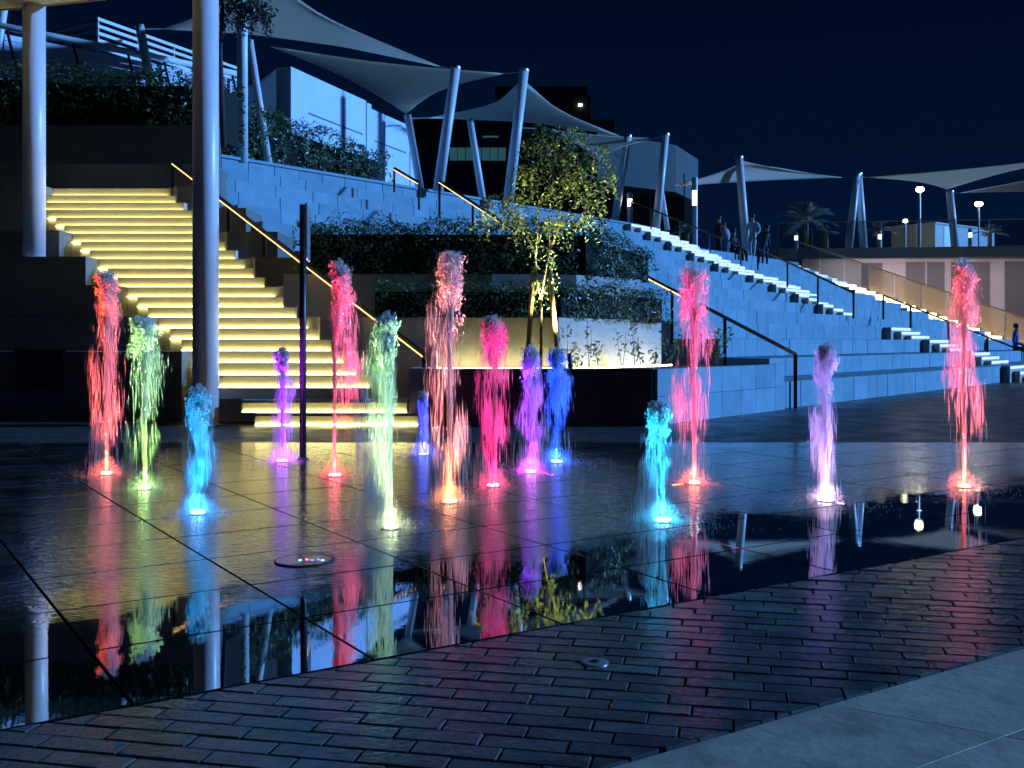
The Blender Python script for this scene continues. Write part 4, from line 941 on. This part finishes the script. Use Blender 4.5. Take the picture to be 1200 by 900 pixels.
    for i in range(N):
        f = i / (N - 1) * .97; tau = f * Tm; z = v0 * tau - .5 * g_ * tau * tau
        pts.append(c + wob(tau, z) + Vector((drift[0] * f * f, drift[1] * f * f, z + .004))); rad.append((.011 + .016 * f ** 2.5) * sc * (1 + .45 * noise.noise(Vector((i * .9, ph, 0)))))
    b.tube(pts, rad, 9); b.build('water_column', M['water'], o)
    # underwater fixture: steel ring, emitters, and its beams, plus an added glow spot
    b = MB(); b.lathe([(.075, 0), (.075, .004), (.068, .006), (.055, .006), (.055, 0)], c + Vector((0, 0, .001)), 32); b.build('nozzle_ring', M['rail'], o)
    em = emit('fountain_led', tuple(min(1, x * .85 + .15) for x in base_col), 11)
    lo = MB()
    for i in range(9):
        a = i * math.pi / 4.5 + .3; q_ = rnd.uniform(.022, .048); lo.lathe([(.013, 0), (.010, rnd.uniform(.006, .014)), (.003, .017)], c + Vector((math.cos(a) * q_, math.sin(a) * q_, .006)), 8)
    lo.build('led_cluster', em, o)
    L1 = add_light('beam', 'SPOT', c + Vector((0, 0, .03)), col, 1750 * power, o, spot_size=R(34), spot_blend=.35, shadow_soft_size=.05)
    L1.rotation_euler = (R(180), 0, 0)
    L1.data.use_nodes = True; nt = L1.data.node_tree; em_n = nt.nodes['Emission']; fo = nt.nodes.new('ShaderNodeLightFalloff'); fo.inputs['Strength'].default_value = 1.0; fo.inputs['Smooth'].default_value = .0
    nt.links.new(fo.outputs['Constant'], em_n.inputs['Strength'])
    L2 = add_light('base_beam', 'SPOT', c + Vector((0, 0, .025)), base_col, 600 * power, o, spot_size=R(44), spot_blend=.5, shadow_soft_size=.05)
    L2.rotation_euler = (R(180), 0, 0)
    L2.data.use_nodes = True; nt = L2.data.node_tree; em_n = nt.nodes['Emission']; fo = nt.nodes.new('ShaderNodeLightFalloff'); fo.inputs['Strength'].default_value = 1.0
    nt.links.new(fo.outputs['Linear'], em_n.inputs['Strength'])
    add_light('glow', 'SPOT', c + Vector((0, 0, .13)), base_col, 15 * power * glow, o, spot_size=R(148), spot_blend=.7, shadow_soft_size=.05)  # added fill without a fixture, throws coloured pools on the slabs
    return o
jets = [
 ('tall orange red jet nearest the dark seating wall', 125, 556, 318, (1, .075, .035), (1, .12, .04), 1.0, (0, 0), 1.15),
 ('pale green and yellow jet beside the orange red one', 170, 573, 370, (.42, .85, .22), (.45, .9, .2), .7, (0, 0), 1.4),
 ('short cyan jet in front of the thick round column', 232, 602, 452, (.01, .42, 1), (.02, .32, 1), .75, (0, 0), 1.0),
 ('violet jet close to the slim signpost', 331, 541, 407, (.34, .01, 1), (.5, .03, 1), .8, (0, 0), 1.0),
 ('rose red jet with leaning plume before the lit steps', 392, 558, 305, (1, .04, .15), (1, .05, .05), .95, (.06, 0), 1.1),
 ('mint green jet with crooked white stream and warm base', 458, 619, 367, (.36, 1, .38), (.7, .8, .3), .75, (-.03, 0), 1.0),
 ('smallest deep blue jet at the foot of the staircase handrail', 497, 533, 459, (.03, .03, 1), (.08, .07, 1), .8, (0, 0), .7),
 ('tallest salmon pink jet with glowing orange base', 527, 589, 295, (1, .22, .25), (1, .28, .06), 1.0, (-.01, 0), 1.15),
 ('magenta jet with round head and red base', 579, 570, 369, (1, .0, .30), (1, .02, .10), 1.0, (0, 0), 1.3),
 ('indigo jet with white head and pink base', 622, 554, 405, (.10, .03, 1), (.75, .05, .9), 1.0, (0, 0), 1.05),
 ('deep blue jet below the tree stakes', 652, 542, 408, (.0, .045, 1), (.01, .06, 1), .8, (0, 0), 1.2),
 ('bright cyan jet in front of the black planter face', 777, 611, 470, (.02, .55, 1), (.03, .5, 1), .85, (-.02, 0), 1.0),
 ('tall hot pink jet with red base before the planter plants', 813, 567, 308, (1, .02, .24), (1, .12, .04), .95, (0, 0), 1.3),
 ('violet and mint jet with blazing white base before the blue terraces', 967, 587, 402, (.26, .10, 1), (.85, .5, .8), .65, (0, 0), .95),
 ('tall coral jet in front of the lowest white steps', 1130, 571, 303, (1, .07, .15), (1, .16, .05), .95, (0, 0), 1.15)]
GL = {6: 4, 9: 2.5, 10: 5, 3: 3, 13: 1.2, 2: 2, 11: 2, 5: .6, 1: .8}
for k, J_ in enumerate(jets): jet(*J_, seed=k, glow=GL.get(k, 1.0))
